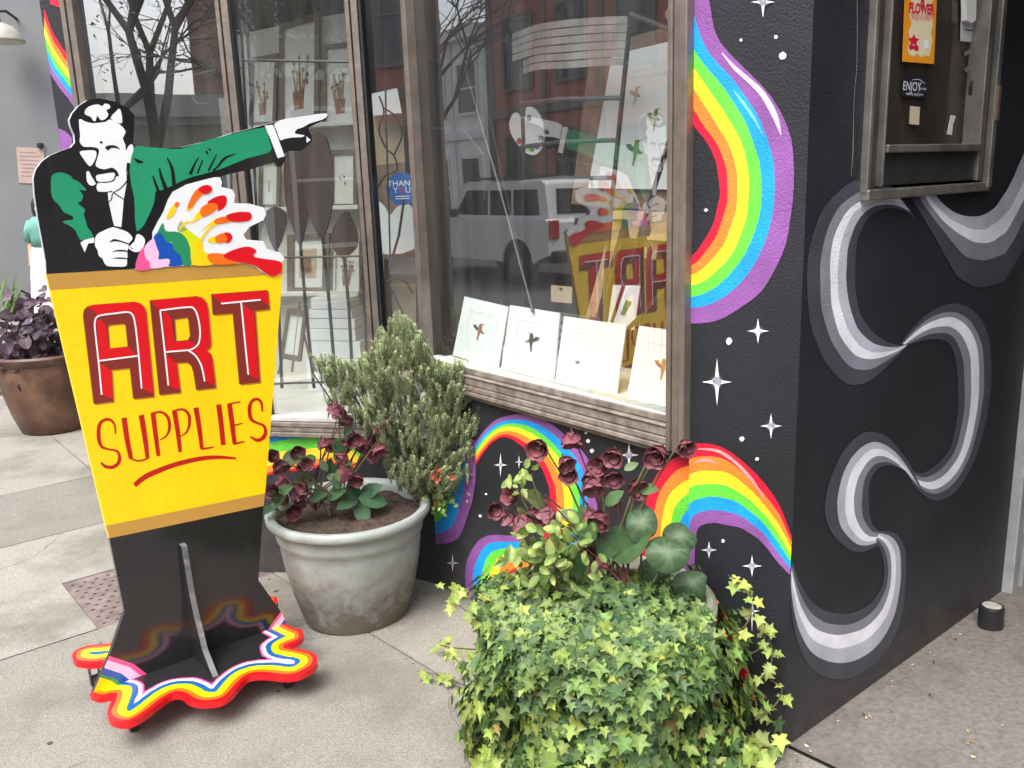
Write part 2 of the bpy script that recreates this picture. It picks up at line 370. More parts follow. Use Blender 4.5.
# --- street window
GR_ = .05
mb = MB()
for a0, a1 in ((.338, .358), (.362, .388), (.392, .410)): mb.abox(a0, a1, -.022 if a0 > .36 else -.03, .075, .771, 2.62)
mb.abox(.358, .392, -.012, .07, .772, 2.62)
for a0, a1 in ((1.662, 1.672), (1.674, 1.690)): mb.abox(a0, a1, -.006, .040, .875, 2.62)
mb.abox(.410, 1.662, -.015, .075, 2.55, 2.62)
fr = bevel(mb.build('window_frame', FRAME, shop))
mb = MB()
for z0, z1, r in ((.752, .770, -.004), (.770, .785, -.022), (.787, .806, -.017), (.808, .838, -.012), (.838, .845, -.018), (.847, .868, -.002)):
    mb.abox(.410, 1.688, r, .03, z0, z1)
mb.abox(.410, 1.662, .0, .06, .866, .874, 1)
bevel(mb.build('window_sill', [SILLM, pbr('pale putty', (.5, .5, .47), .6)], fr), .003)
mb = MB(); mb.face([W(.406, .002, .87), W(1.666, .038, .87), W(1.666, .038, 2.56), W(.406, .002, 2.56)]); mb.build('pane', M_GLASS, fr)
# --- corner pane
mb = MB(); g0 = W(1.678, .05); g1 = PB0 + BK * .03
mb.face([g0 + Z * .5, g1 + Z * .5, g1 + Z * 2.62, g0 + Z * 2.62]); mb.build('corner_pane', M_GLASS, shop)
# --- recessed window
mb = MB()
def bbox(u0, u1, o0, o1, z0, z1, m=0): mb.obox(QB + dB * u0 - nB * o0 + Z * z0, dB * (u1 - u0), -nB * (o1 - o0), Z * (z1 - z0), m)
for u0, u1, o0 in ((-1.21, -1.188, -.014), (-1.185, -1.155, -.008), (-.52, -.502, -.014), (-.499, -.468, -.008), (.018, .036, -.014), (.039, .066, -.008)):
    bbox(u0, u1, o0, .035, .58, 2.62)
bbox(.066, .078, .0, .06, .56, 2.62, 1); bbox(-.468, -.462, .0, .035, .58, 2.62, 1)
fb = bevel(mb.build('window_frame', [FRAME, BLKMET], shop))
mb = MB()
for z0, z1, o in ((.492, .512, -.03), (.514, .535, -.022), (.537, .556, -.026), (.558, .578, -.012)): bbox(-1.21, .09, o, .05, z0, z1, 1 if z0 > .55 else 0)
bevel(mb.build('window_sill', [SILLM, pbr('bare aluminium', (.55, .54, .52), .4, .15, 9)], fb), .003)
for u0, u1 in ((-1.16, -.515), (-.465, .02)):
    mb = MB(); mb.face([QB + dB * u0 - nB * .03 + Z * .575, QB + dB * u1 - nB * .03 + Z * .575, QB + dB * u1 - nB * .03 + Z * 2.6, QB + dB * u0 - nB * .03 + Z * 2.6])
    mb.build('pane', M_GLASS, fb)
# --- side window
DKW = pbr('dark stained boards', (.035, .022, .018), .45, .4, 10)
STEEL = pbr('worn steel frame', (.29, .275, .25), .33, .3, 11, .1, 60, metal=.7, dirt=((.12, .10, .09), 8, .52, .7))
mb = MB()
def sbox(r0, r1, z0, z1, a0, a1, m=0): mb.abox(a0, a1, r0, r1, z0, z1, m)
ZB = 1.472
sbox(.236, .252, ZB, 2.6, -.02, .1); sbox(.895, .920, ZB, 2.6, -.03, .1); sbox(.236, .920, ZB - .010, ZB + .016, -.026, .1)
sbox(.252, .300, ZB + .018, 2.6, -.006, .08, 1); sbox(.300, .308, ZB + .022, 2.6, -.024, .06)
sbox(.868, .895, ZB + .018, 2.6, -.014, .03, 1); sbox(.838, .866, ZB + .022, 2.6, -.022, .032)
sbox(.310, .838, ZB + .024, ZB + .105, -.012, .08, 1); sbox(.310, .838, ZB + .105, ZB + .125, -.03, .06)
fs = bevel(mb.build('side_window_frame', [STEEL, pbr('dark steel', (.07, .07, .07), .35, .3, 9, metal=.6)], shop), .003)
mb = MB(); mb.face([W(.03, .305, ZB + .1), W(.03, .85, ZB + .1), W(.03, .85, 2.6), W(.03, .305, 2.6)]); mb.build('pane', glass_mat('side glass', .03, dust_haze=.012), fs)
mb = MB()
for i in range(6): mb.abox(.04, .06, .29 + i * .11, .29 + i * .11 + .106, ZB, 2.6)
mb.build('inner_boards', DKW, fs)
mb = MB(); mb.abox(-.036, -.01, .897, .918, 1.66, 1.76)
bevel(mb.build('hinge', pbr('rusty hinge', (.12, .07, .05), .7, .3, 20), fs))
# --- door jamb and door at the right
mb = MB()
mb.abox(-.035, .12, 1.372, 1.42, .0, 2.5); mb.abox(-.02, .10, 1.42, 1.455, .0, 2.5); mb.abox(-.035, .1, 1.455, 1.50, .0, 2.5); mb.abox(-.035, .12, 1.372, 2.6, 2.5, 2.58)
dj = bevel(mb.build('door_frame', pbr('galvanised steel', (.42, .43, .44), .45, .2, 12, metal=.3, dirt=((.16, .15, .14), 6, .52, .6)), shop))
mb = MB(); mb.abox(.0, .045, 1.52, 2.45, .01, 2.49); d_ = mb.build('door', pbr('bronze door', (.13, .11, .09), .4, .2, 4), shop)
mb = MB(); mb.tube([W(-.06, 1.62, .95), W(-.06, 1.62, 1.25)], .012, 8); mb.build('handle', GREYMET, d_)
# unseen recess wall and ceiling, added to shade the side wall
mb = MB(); mb.abox(-2.5, -2.3, .0, 3.2, -.3, 3.4); mb.abox(-2.3, 0, 3.0, 3.2, -.3, 3.4); mb.build('entry_shade_wall', BLACK, shop)
mb = MB(); mb.abox(-2.5, -.0, .0, 3.2, 2.95, 3.4); mb.build('entry_shade_soffit', pbr('grey shade slab', (.2, .2, .21), .8), shop)
# ------------------------------------------------------------------ murals
def clip(poly, n, c):                     # keep P.n <= c
    out = []
    for i in range(len(poly)):
        p, q = poly[i - 1], poly[i]; a, b = p.dot(n) - c, q.dot(n) - c
        if (a <= 0) != (b <= 0): out.append(p + (q - p) * (a / (a - b)))
        if b <= 0: out.append(q)
    return out
KA = K.dot(dA); KR = K.dot(dR)
LAY = [0]
def ribbon(mb, outer, inner, fr, ms, conv, clips=(), n=90):
    LAY[0] += 1; ph = [U(0, 6) for _ in range(40)]
    wob = lambda b, j: .008 * math.sin(j * .21 + ph[b]) + .003 * math.sin(j * .62 + ph[b + 10]) + .0012 * math.sin(j * 2.1 + ph[b + 20]) if 0 <= b else 0
    o = resample(smooth_line(outer), n); i_ = resample(smooth_line(inner), n)
    for b in range(len(ms)):
        f0, f1 = fr[b], fr[b + 1]
        for k in range(n - 1):
            q = [conv(o[j][0] + (i_[j][0] - o[j][0]) * f, o[j][1] + (i_[j][1] - o[j][1]) * f) for j, f in ((k, f0 + wob(b, k)), (k + 1, f0 + wob(b, k + 1)), (k + 1, f1 + wob(b + 1, k + 1)), (k, f1 + wob(b + 1, k)))]
            for c in clips:
                q = clip(q, *c)
                if len(q) < 3: break
            if len(q) >= 3: mb.face(q, ms[b])
R6 = [i / 6 for i in range(7)]; I6 = list(range(6)); REV = I6[::-1]
pier = lambda x, y: onR(x, y, -.0012 - .00012 * (LAY[0] % 6))
bulk = lambda x, y: onR(x, y, .0188 - .00012 * (LAY[0] % 6))
swall = lambda x, y: onS(x, y, -.0014 - .00012 * (LAY[0] % 6))
cl_pier = [(dA, KA + .338), (-dA, -KA)]
mb = MB()
o1 = [(690, -45), (703, -25), (708.6, 0), (715, 30), (727, 50), (757, 80), (778, 108), (789, 134), (793.7, 159), (794.5, 180), (792, 212), (784, 248), (764, 287), (738, 310), (715, 321.5), (692, 324), (680, 322)]
i1 = [(640, 20), (665, 75), (680, 105), (695, 127.7), (708, 145), (716.3, 164), (719.4, 180), (720, 188), (719.6, 199), (712, 225), (702, 243), (693, 255), (680, 262)]
ribbon(mb, o1, i1, [0, .25, .42, .58, .74, .88, 1], I6, pier, cl_pier)
o3 = [(640, 600), (642, 560), (643, 530), (647.4, 494), (655, 472), (670.5, 453), (684, 446), (694, 443.5), (718, 445), (741.6, 460.5), (762, 481), (779, 504.5), (792, 537)]
i3 = [(694, 610), (694, 570), (695, 545), (698, 530), (704, 525), (712, 523.5), (721, 524), (741.6, 528), (762, 543), (775, 559), (792, 577)]
ribbon(mb, o3, i3, R6, REV, pier, cl_pier)
ribbon(mb, [(x - 1, y + 8) for x, y in o3], [(x - 1, y + 3) for x, y in i3], R6, REV, bulk, [(-dA, -KA - .3365)])
o2 = [(462, 462), (478, 438), (493, 422), (508, 416), (528, 414.6), (549, 422), (572, 441), (590, 463), (597, 494), (596, 517), (587, 545), (572, 575)]
i2 = [(474, 468), (488, 447), (503.5, 437), (519.6, 444), (537, 461.5), (546, 479), (550, 494), (549, 517), (544, 534), (532, 560)]
ribbon(mb, o2, i2, [0, .2, .38, .52, .70, .86, 1], I6, bulk)
o4 = [(474, 440), (476, 470), (473, 495), (468, 515), (458, 538), (437.6, 544), (421, 538), (408, 520)]
i4 = [(430, 440), (432, 465), (432, 485), (430, 498), (424, 502), (416, 500), (408, 496)]
ribbon(mb, o4, i4, [0, .24, .5, .72, 1], [0, 1, 2, 3], bulk)
o5 = [(520, 536), (494.7, 535), (478.6, 540.6), (468, 558), (465.4, 581.6), (468, 605)]
i5 = [(532, 575), (522, 574), (515, 578), (512, 588), (510, 598), (510, 610)]
ribbon(mb, o5, i5, R6, I6, bulk)
ribbon(mb, [(718, 600), (732, 628), (748, 668), (755, 700)], [(704, 600), (724, 634), (738, 672), (745, 700)], [0, .15, 1], [4, 5], pier, cl_pier)
bwall = lambda x, y: onB(x, y, -.0016)
ribbon(mb, [(150, 470), (200, 440), (240, 425), (300, 415), (350, 418), (375, 440)], [(190, 520), (235, 495), (270, 475), (311, 469), (341, 464), (352, 470)], [0, .2, .42, .62, .82, .95, 1.0], I6, bwall, [(Z, .49)])
pb = lambda x, y: onB(x, y, -.0016)
ribbon(mb, [(44, 8), (52, 30), (60, 44), (76, 66)], [(44, 60), (54, 80), (63, 92), (78, 112)], R6, REV, pb, [(dB, QB.dot(dB) - 1.211), (-dB, -QB.dot(dB) + 1.308)])
ribbon(mb, [(58, 128), (66, 132), (72, 138)], [(58, 150), (66, 158), (72, 160)], [0, 1], [0], pb, [(dB, QB.dot(dB) - 1.211), (-dB, -QB.dot(dB) + 1.308)])
ribbon(mb, [(50, -8), (60, -4), (70, 4)], [(50, 4), (60, 8), (70, 16)], [0, 1], [5], pb, [(dB, QB.dot(dB) - 1.211), (-dB, -QB.dot(dB) + 1.308)])
mb.build('rainbow_mural', RAINBOW, shop)
def streak(mb, pts, w, conv, m=0):
    l, r = stroke2(pts, w)
    mb.sheet([conv(*p) for p in l + r[::-1]], m)
up = lambda x, y: onR(x, y, -.0022)
ub = lambda x, y: onR(x, y, .0176)
HLM = [C_W, C_LIL, paint('mural pale blue', 110, 190, 235), paint('mural pink', 240, 150, 150)]
for pts, w_, cv_, m_ in (([(722, 53), (735, 68), (752, 83), (764, 96), (775, 116), (781, 135)], [1, 4, 5, 6, 6, 1], up, 1), ([(757, 89), (764, 96), (772, 109), (778, 124)], [.5, 3, 3.5, .5], lambda x, y: onR(x, y, -.0026), 0),
    ([(733, 90), (744, 104), (755, 120), (763, 136)], [.5, 3, 3, .5], up, 2), ([(698, 449), (718, 451), (736, 463), (752, 480), (765, 500)], [1, 3, 3, 3, .5], up, 3), ([(694, 463), (706, 460), (718, 464)], [1, 3, .5], up, 3)):
    mb = MB(); streak(mb, pts, w_, cv_, m_); mb.build('mural_highlight', HLM, shop)
# stars
def star(mb, x, y, rv, rh, conv, conv2):
    P = []
    for k in range(8):
        t = k * math.pi / 4; r = (rv if k % 4 == 2 else rh) if k % 2 == 0 else min(rv, rh) * .22
        P.append((x + math.cos(t) * r, y + math.sin(t) * r))
    mb.sheet([conv2(*p) for p in P], 0)
    for q, m in ((.5, 2), (.34, 1)):
        mb.sheet([(conv if m == 2 else conv2)(x + math.cos(t * .5236) * min(rv, rh) * q * U(.85, 1.15), y + math.sin(t * .5236) * min(rv, rh) * q * U(.85, 1.15)) for t in range(12)], m)
def dot(mb, x, y, r, conv): mb.sheet([conv(x + math.cos(t * .785) * r * U(.8, 1.2), y + math.sin(t * .785) * r * U(.8, 1.2)) for t in range(8)], 0)
u2 = lambda x, y: onR(x, y, -.0028); b2 = lambda x, y: onR(x, y, .0170)
STM = [C_W, paint('star glow', 165, 165, 180), paint('star halo', 58, 58, 68)]
for L_, c_, d_ in (([(758, 331, 13, 11), (717, 382, 24, 15), (771, 426, 13, 11), (709, 550, 9, 8), (752, 566, 11, 10), (752, 611, 22, 8), (763, 2, 16, 12)], up, u2), ([(500.5, 465, 12, 7), (519, 462, 7, 4), (629, 455, 14, 10), (452.6, 563, 9, 6)], ub, b2)):
    for x, y, rv_, rh in L_: mb = MB(); star(mb, x, y, rv_, rh, c_, d_); mb.build('painted_star', STM, shop)
for L_, d_ in (([(776, 37, 2), (741, 40, 1.5), (783, 56, 4), (729, 341, 3.5), (706, 210, 2), (742, 439, 2.5), (757, 459, 2), (723, 541, 1.8)], u2), ([(588, 441, 2), (592, 451, 2), (480, 516, 1.6), (486, 494, 1.2), (586, 433, 1.5)], b2)):
    for x, y, r in L_: mb = MB(); dot(mb, x, y, r, d_); mb.build('painted_star', STM, shop)
# silver ribbon on the side wall
mb = MB(); cl = [(-dR, -KR)]
s1o = [(880, 172), (868.8, 177), (851, 183), (836.5, 194), (824, 208), (814, 230), (808, 258), (807.5, 285), (810, 322), (817, 345), (826, 363), (844.6, 382), (864.8, 383), (880, 373), (897, 357), (909, 343.6)]
s1i = [(917, 220), (905, 211), (889, 208), (876, 211), (865, 222.5), (858, 240), (855.5, 260), (854.7, 282), (857, 300), (861, 314), (868, 326), (877, 336), (888, 342.5), (899, 345), (909, 343.6)]
ribbon(mb, s1o, s1i, [0, .27, .47, .64, .82, 1], [0, 1, 3, 2, 0], swall, cl)
s2o = [(901, 343.6), (910, 331), (921, 319), (937, 308), (953.6, 303), (968, 307), (978, 315), (986, 330), (990, 347.6), (991, 388), (984, 430), (972, 465), (955, 492), (936, 501), (918, 490), (904, 469)]
s2i = [(907, 345), (918, 342), (929, 339.5), (941, 340), (949.6, 344), (955, 357), (957.6, 372), (958, 392), (957.6, 412), (952, 444.5), (943, 458), (933, 467), (925, 472), (918, 473), (912, 471), (904, 469)]
ribbon(mb, s2o, s2i, [0, .22, .36, .60, .80, 1], [0, 1, 3, 1, 0], swall, cl)
s3o = [(922, 489), (907.5, 460.5), (890.5, 440), (873.6, 431.7), (856.7, 437), (839.7, 457), (828, 487.5), (825.5, 514.6), (833, 535), (850, 550), (866, 551), (884, 541)]
s3i = [(905.7, 470.6), (896, 467), (887, 465.5), (879, 468), (873.6, 474), (869.5, 484), (868.5, 496), (869, 508), (870, 516), (873.6, 526), (878, 530), (884, 533)]
ribbon(mb, s3o, s3i, [0, .27, .45, .66, .84, 1], [0, 2, 3, 1, 0], swall, cl)
s4o = [(880, 531), (890, 531.5), (897, 535), (903, 543), (905.7, 555), (906, 582), (900.6, 619.6), (887, 650), (867, 671), (839.7, 680), (812.6, 669), (799, 645), (792, 615), (789, 572), (788, 560)]
s4i = [(876, 540), (880, 549), (882.5, 558), (884, 568), (883, 582), (878, 594), (870, 604), (860, 610), (848, 613), (830, 612), (816, 606), (806, 594), (798, 578), (790.6, 556), (788, 548)]
ribbon(mb, s4o, s4i, [0, .24, .46, .66, .82, 1], [0, 2, 3, 1, 0], swall, cl)
s0o = [(905, 185), (913, 200), (933.5, 234.6), (953.6, 271), (968, 283), (982, 287), (994, 285), (1006, 279), (1024, 247), (1040, 215)]
s0i = [(934, 190), (939.5, 200), (948, 208), (957.6, 214), (968, 216), (978, 216), (989, 212), (998, 204), (1012, 180), (1030, 140)]
ribbon(mb, s0o, s0i, [0, .30, .52, .72, 1], [0, 1, 3, 2], swall, cl + [(dR, KR + 1.37)])
streak(mb, [(857, -20), (857, 60), (854, 100), (853, 150), (851, 176)], [.4, .6, .4, .9, .4], lambda x, y: onS(x, y, -.0022), 1)
mb.build('silver_ribbon_mural', [C_G1, C_G2, C_G3, C_W], shop)
# ------------------------------------------------------------------ pavement sign
SA = 1.588                                            # its board stands square to the street window
P_BLK = pbr('sign black enamel', (.016, .016, .018), .16, .15, 9, coat=.3, dirt=((.10, .10, .10), 14, .70, .5))
P_WHT = pbr('sign white enamel', (.80, .81, .83), .4, .03, 4); P_GRN = pbr('sign green enamel', rgb(32, 142, 102), .4, .08, 6, .1, 40)
P_YEL = pbr('sign yellow enamel', rgb(250, 206, 12), .38, .06, 5, .12, 40, dirt=(rgb(206, 160, 20)[:3], 11, .63, .45)); P_GLD = pbr('sign ochre enamel', rgb(188, 142, 66), .4, .06, 6)
P_RED = pbr('sign red enamel', rgb(214, 14, 28), .35, .04, 6); P_MAR = pbr('sign maroon enamel', rgb(126, 42, 34), .4, .05, 6)
P_SHD = pbr('sign brown outline', rgb(186, 128, 34), .4, .05, 6); P_DRD = pbr('sign brush red', rgb(184, 22, 16), .4, .14, 60)
P_ORG = pbr('sign orange enamel', rgb(248, 110, 22), .35, .04, 6); P_BLU = pbr('sign blue enamel', rgb(22, 78, 172), .35, .04, 6)
P_DGR = pbr('sign deep green', rgb(38, 136, 88), .35, .04, 6); P_LIM = pbr('sign lime', rgb(206, 218, 22), .35, .04, 6)
P_PNK = pbr('sign pink', rgb(246, 86, 148), .35, .04, 6); P_LPK = pbr('sign pale pink', rgb(246, 190, 224), .35, .04, 6)
P_EDG = pbr('sign pale edge', (.42, .44, .48), .4, .1, 9)
SM = [P_BLK, P_WHT, P_GRN, P_YEL, P_GLD, P_RED, P_MAR, P_SHD, P_DRD, P_ORG, P_BLU, P_DGR, P_LIM, P_PNK, P_LPK, P_EDG]
BK_, WH, GN, YE, GO, RE, MA, SH, DR, OR, BL_, DG, LI, PK, LP, ED = range(16)
base_c = W(1.60, -1.03, gh(1.6))
sign = thing('pavement_sign', 'tall yellow ART SUPPLIES sign with a cutout pointing man on top', 'sign', base_c)
TH = dA * .019
sg = lambda layer: (lambda x, y: onS(x, y, SA - layer * .0005))
def lay(mb, pts, m, layer, sm=3):
    c = sg(layer); p = smooth_loop(pts, sm) if sm else pts
    mb.sheet([c(*q) for q in p], m)
def brush(mb, pts, w, m, layer, sc=1):
    l, r = stroke2(pts, w); c = sg(layer); mb.sheet([c(*p) for p in l + r[::-1]], m)
# board of the man
mb = MB()
sil = T(3.012, 0, 80, [(140, 584), (138, 545), (128, 490), (115, 420), (104, 345), (101, 295), (108, 270), (126, 245), (150, 228), (182, 214), (214, 203), (226, 188), (224, 165), (213, 140), (209, 120), (218, 100), (237, 78), (265, 60), (300, 55), (350, 66), (385, 85), (405, 106), (403, 150), (402, 192), (412, 203), (450, 205), (500, 207), (545, 203), (620, 185), (700, 160), (770, 142), (822, 128), (838, 124), (870, 115), (930, 105), (980, 100), (990, 107), (980, 120), (950, 133), (928, 145), (938, 165), (941, 180), (934, 190), (918, 205), (905, 215), (870, 214), (858, 222), (860, 238), (850, 259), (834, 262), (828, 246), (760, 268), (700, 281), (640, 296), (600, 325), (560, 380), (520, 440), (480, 500), (440, 566)])
mb.prism([sg(0)(*p) for p in sil], TH, BK_, ED, BK_)
# jacket
g_r = T(5.12, 130, 100, [(25, 240), (80, 240), (150, 245), (260, 250), (400, 205), (540, 170), (688, 141), (708, 190), (724, 245), (704, 271), (600, 299), (460, 355), (350, 386), (300, 400), (230, 432), (195, 448), (162, 462)]) + T(7.314, 25, 180, [(955, 85), (948, 150), (920, 230), (900, 270), (870, 330), (850, 352), (820, 375), (812, 345), (804, 290), (800, 140), (778, 40)]) + T(5.12, 130, 100, [(0, 380), (0, 330)])
lay(mb, g_r, GN, 1, 2)
g_l = T(7.314, 25, 180, [(194, -27), (225, -50), (266, -56), (305, -44), (339, -27), (345, -10), (390, 12), (440, 60), (445, 80), (395, 70), (425, 110), (412, 155), (385, 170), (440, 215), (430, 250), (445, 300), (460, 350), (500, 415), (405, 440), (370, 370), (320, 330), (275, 310), (300, 295), (350, 290), (345, 262), (290, 240), (262, 205), (245, 180), (200, 130), (190, 60)])
lay(mb, g_l, GN, 1, 2)
for pts, w in (([(190, 295), (215, 350), (226, 435)], [6, 16, 20]), ([(150, 350), (163, 400), (185, 460)], [8, 16, 22]), ([(116, 388), (128, 420), (146, 470)], [6, 12, 16]), ([(352, 293), (330, 330), (308, 380)], [5, 10, 18]), ([(372, 308), (345, 375)], [6, 10]), ([(443, 278), (425, 315), (402, 362)], [4, 9, 10]), ([(542, 275), (485, 298), (450, 340), (425, 362)], [3, 13, 10, 12]), ([(388, 260), (398, 276)], [9, 10]), ([(404, 248), (413, 258)], [9, 9]), ([(22, 298), (42, 314), (68, 318)], [5, 18, 6])):
    brush(mb, T(5.12, 130, 100, pts), [a / 5.12 for a in w], BK_, 2)
# hands, cuffs
lay(mb, T(5.12, 130, 100, [(690, 131), (733, 127), (760, 200), (792, 288), (756, 298), (725, 215)]), WH, 2, 0)
lay(mb, T(5.12, 130, 100, [(740, 120), (800, 96), (850, 88), (900, 80), (1000, 68), (1010, 82), (985, 100), (920, 120), (885, 140), (855, 150), (845, 172), (893, 180), (880, 190), (830, 192), (790, 200), (768, 205), (752, 160)]), WH, 2, 2)
lay(mb, T(5.12, 130, 100, [(902, 186), (925, 203), (905, 220)]), WH, 3, 0)
brush(mb, T(5.12, 130, 100, [(735, 312), (752, 330), (775, 332)]), [2, 1.4, 1], BK_, 3)
lay(mb, T(7.314, 25, 180, [(405, 460), (430, 440), (505, 420), (506, 458), (462, 465), (437, 530)]), WH, 2, 0)
lay(mb, T(7.314, 25, 180, [(512, 430), (530, 395), (580, 368), (640, 345), (690, 358), (745, 378), (775, 405), (787, 432), (762, 460), (756, 500), (748, 525), (750, 560), (746, 590), (740, 630), (670, 634), (600, 628), (575, 595), (565, 572), (540, 555), (530, 510), (513, 485)]), WH, 2, 2)
lay(mb, T(7.314, 25, 180, [(758, 490), (800, 450), (815, 400), (845, 400), (872, 425), (878, 455), (862, 500), (830, 525), (800, 526), (770, 510)]), WH, 2, 2)
for pts, w in (([(620, 455), (650, 440), (700, 448), (765, 470)], [4, 16, 10, 8]), ([(640, 522), (690, 516), (755, 520)], [3, 12, 8]), ([(645, 573), (690, 571), (752, 574)], [3, 10, 8]), ([(770, 490), (790, 505)], [4, 4])):
    brush(mb, T(7.314, 25, 180, pts), [a / 7.314 for a in w], BK_, 3)
# shirt
lay(mb, T(7.314, 25, 180, [(606, 92), (636, 90), (645, 70), (745, 0), (742, 30), (722, 145), (705, 345), (652, 335), (640, 290), (625, 220), (610, 150)]), WH, 2, 0)
for pts, w in (([(612, 160), (632, 140), (645, 95), (690, 120), (728, 145)], [5, 8, 8, 8, 6]), ([(645, 92), (700, 60), (745, 10)], [6, 8, 8])):
    brush(mb, T(7.314, 25, 180, pts), [a / 7.314 for a in w], BK_, 3)
# head
hd = lambda pts: T(7.68, 60, 90, pts)
lay(mb, hd([(190, 160), (225, 125), (290, 110), (325, 125), (340, 105), (378, 112), (385, 140), (355, 155), (372, 190), (345, 225), (310, 230), (285, 195), (275, 235), (255, 235), (235, 205), (195, 190)]), WH, 1, 2)
lay(mb, hd([(388, 215), (430, 165), (450, 145), (468, 160), (478, 250), (440, 250)]), WH, 1, 2)
lay(mb, hd([(145, 225), (190, 240), (250, 255), (350, 245), (385, 225), (460, 265), (505, 320), (482, 370), (502, 420), (507, 470), (520, 440), (548, 415), (566, 450), (545, 560), (520, 556), (515, 610), (520, 680), (460, 735), (400, 775), (290, 778), (288, 716), (350, 715), (415, 700), (432, 662), (450, 655), (440, 625), (400, 595), (340, 610), (282, 590), (275, 560), (300, 480), (290, 447), (240, 437), (180, 435), (150, 395), (155, 350)]), WH, 1, 2)
lay(mb, hd([(150, 475), (200, 464), (270, 465), (280, 500), (262, 550), (235, 585), (210, 570), (175, 520)]), WH, 1, 2)
lay(mb, hd([(280, 655), (330, 645), (415, 635), (420, 665), (395, 698), (300, 705), (278, 682)]), WH, 2, 2)
lay(mb, hd([(203, 632), (222, 625), (245, 670), (275, 720), (240, 735), (208, 705)]), WH, 1, 2)
lay(mb, hd([(345, 440), (380, 424), (430, 428), (462, 455), (430, 446), (392, 446), (370, 465)]), BK_, 2, 2)
lay(mb, hd([(303, 402), (318, 392), (328, 404), (316, 413)]), BK_, 2, 2)
for pts, w in (([(440, 775), (480, 740), (520, 690)], [6, 8, 8]), ([(518, 560), (512, 610), (520, 700)], [8, 6, 14]), ([(430, 660), (450, 650)], [10, 16])):
    brush(mb, hd(pts), [a / 7.68 for a in w], BK_, 3)
man = weld(mb.build('cutout_man', SM, sign))
# splash of paint
mb = MB(); z4 = lambda p: T(6.4, 140, 170, p)
spl = z4([(-30, 636), (10, 522), (80, 440), (80, 400), (115, 330), (150, 270), (180, 190), (210, 140), (300, 92), (420, 60), (480, 46), (512, 46), (525, 75), (520, 108), (590, 125), (610, 160), (597, 212), (700, 215), (790, 240), (808, 280), (790, 320), (700, 365), (662, 415), (680, 445), (790, 455), (810, 505), (900, 530), (925, 565), (908, 592), (912, 640), (895, 668), (870, 680), (820, 676), (770, 645), (740, 620), (690, 603), (640, 593), (335, 609), (0, 634)])
mb.prism([onS(x, y, SA - .003) for x, y in spl], dA * .022, WH, ED, BK_)
for pts, m, l in (
    ([(-28, 636), (0, 520), (35, 500), (60, 555), (72, 600), (75, 632)], PK, 7),
    ([(30, 490), (85, 440), (102, 480), (122, 540), (112, 572), (180, 568), (190, 590), (170, 617), (75, 630), (62, 590), (35, 560)], LP, 8),
    ([(86, 440), (100, 410), (122, 400), (150, 420), (170, 460), (210, 470), (215, 510), (262, 545), (280, 606), (182, 615), (188, 580), (160, 570), (118, 572), (122, 530), (100, 480)], BL_, 7),
    ([(104, 415), (146, 338), (165, 390), (240, 396), (292, 430), (320, 500), (322, 560), (330, 605), (275, 608), (260, 548), (215, 512), (205, 462), (170, 462), (150, 422), (122, 402)], DG, 8),
    ([(238, 385), (268, 320), (300, 375), (372, 430), (402, 470), (400, 520), (440, 540), (340, 608), (328, 602), (318, 500), (290, 430)], LI, 7),
    ([(340, 470), (365, 440), (402, 470), (405, 520), (440, 540), (478, 602), (334, 608), (345, 540)], YE, 8),
    ([(432, 540), (540, 538), (640, 592), (475, 604)], OR, 9),
    ([(535, 545), (600, 510), (690, 490), (745, 515), (725, 550), (780, 566), (880, 580), (908, 600), (905, 650), (860, 679), (810, 665), (740, 615), (640, 590), (560, 570)], RE, 10),
    ([(168, 300), (215, 222), (232, 258), (190, 310)], YE, 8), ([(220, 215), (240, 203), (252, 215), (232, 240)], OR, 9),
    ([(296, 255), (322, 215), (340, 235), (312, 262)], YE, 8), ([(303, 245), (325, 180), (370, 120), (430, 140), (385, 170), (335, 235)], OR, 9), ([(370, 122), (420, 95), (458, 108), (455, 138), (415, 155)], RE, 10),
    ([(333, 332), (380, 260), (412, 290), (345, 335)], YE, 8), ([(385, 255), (420, 220), (480, 213), (498, 240), (450, 282), (400, 298)], OR, 9), ([(428, 210), (490, 170), (545, 165), (556, 200), (540, 240), (497, 262), (495, 228)], RE, 8),
    ([(388, 392), (440, 345), (482, 318), (488, 345), (440, 360)], YE, 8), ([(478, 318), (540, 297), (590, 312), (585, 330), (490, 346)], OR, 9), ([(550, 293), (620, 270), (700, 270), (715, 300), (690, 326), (588, 330)], RE, 10),
    ([(435, 460), (440, 440), (480, 425), (495, 450), (480, 466)], YE, 8), ([(485, 425), (540, 403), (566, 440), (548, 462), (490, 466)], OR, 9), ([(538, 402), (575, 403), (592, 430), (575, 460), (545, 464), (562, 440)], RE, 10),
    ([(190, 310), (260, 330), (300, 290), (310, 262), (330, 330), (300, 380), (260, 400), (215, 395)], WH, 7)):
    lay(mb, z4(pts), m, l, 3)
for pts, w in (([(250, 390), (290, 340), (330, 330)], [6, 16, 4]), ([(375, 470), (440, 380), (520, 330)], [20, 14, 4])):
    brush(mb, z4(pts), [a / 6.4 for a in w], YE, 9)
weld(mb.build('cutout_splash', SM, sign))
# the yellow can
mb = MB()
can = [(46.5, 274), (282, 261.5), (283.5, 264), (265, 495), (263.5, 506), (109.4, 538.4), (106, 526)]
mb.prism([sg(0)(*p) for p in can], TH, YE, YE, BK_)
lay(mb, [(46.5, 274), (282, 261.5), (282.3, 274), (50, 290)], GO, 1, 0)
lay(mb, [(106, 525.7), (265.2, 493.2), (263.5, 506), (109.4, 538.4)], GO, 1, 0)
weld(mb.build('yellow_board', SM, sign))
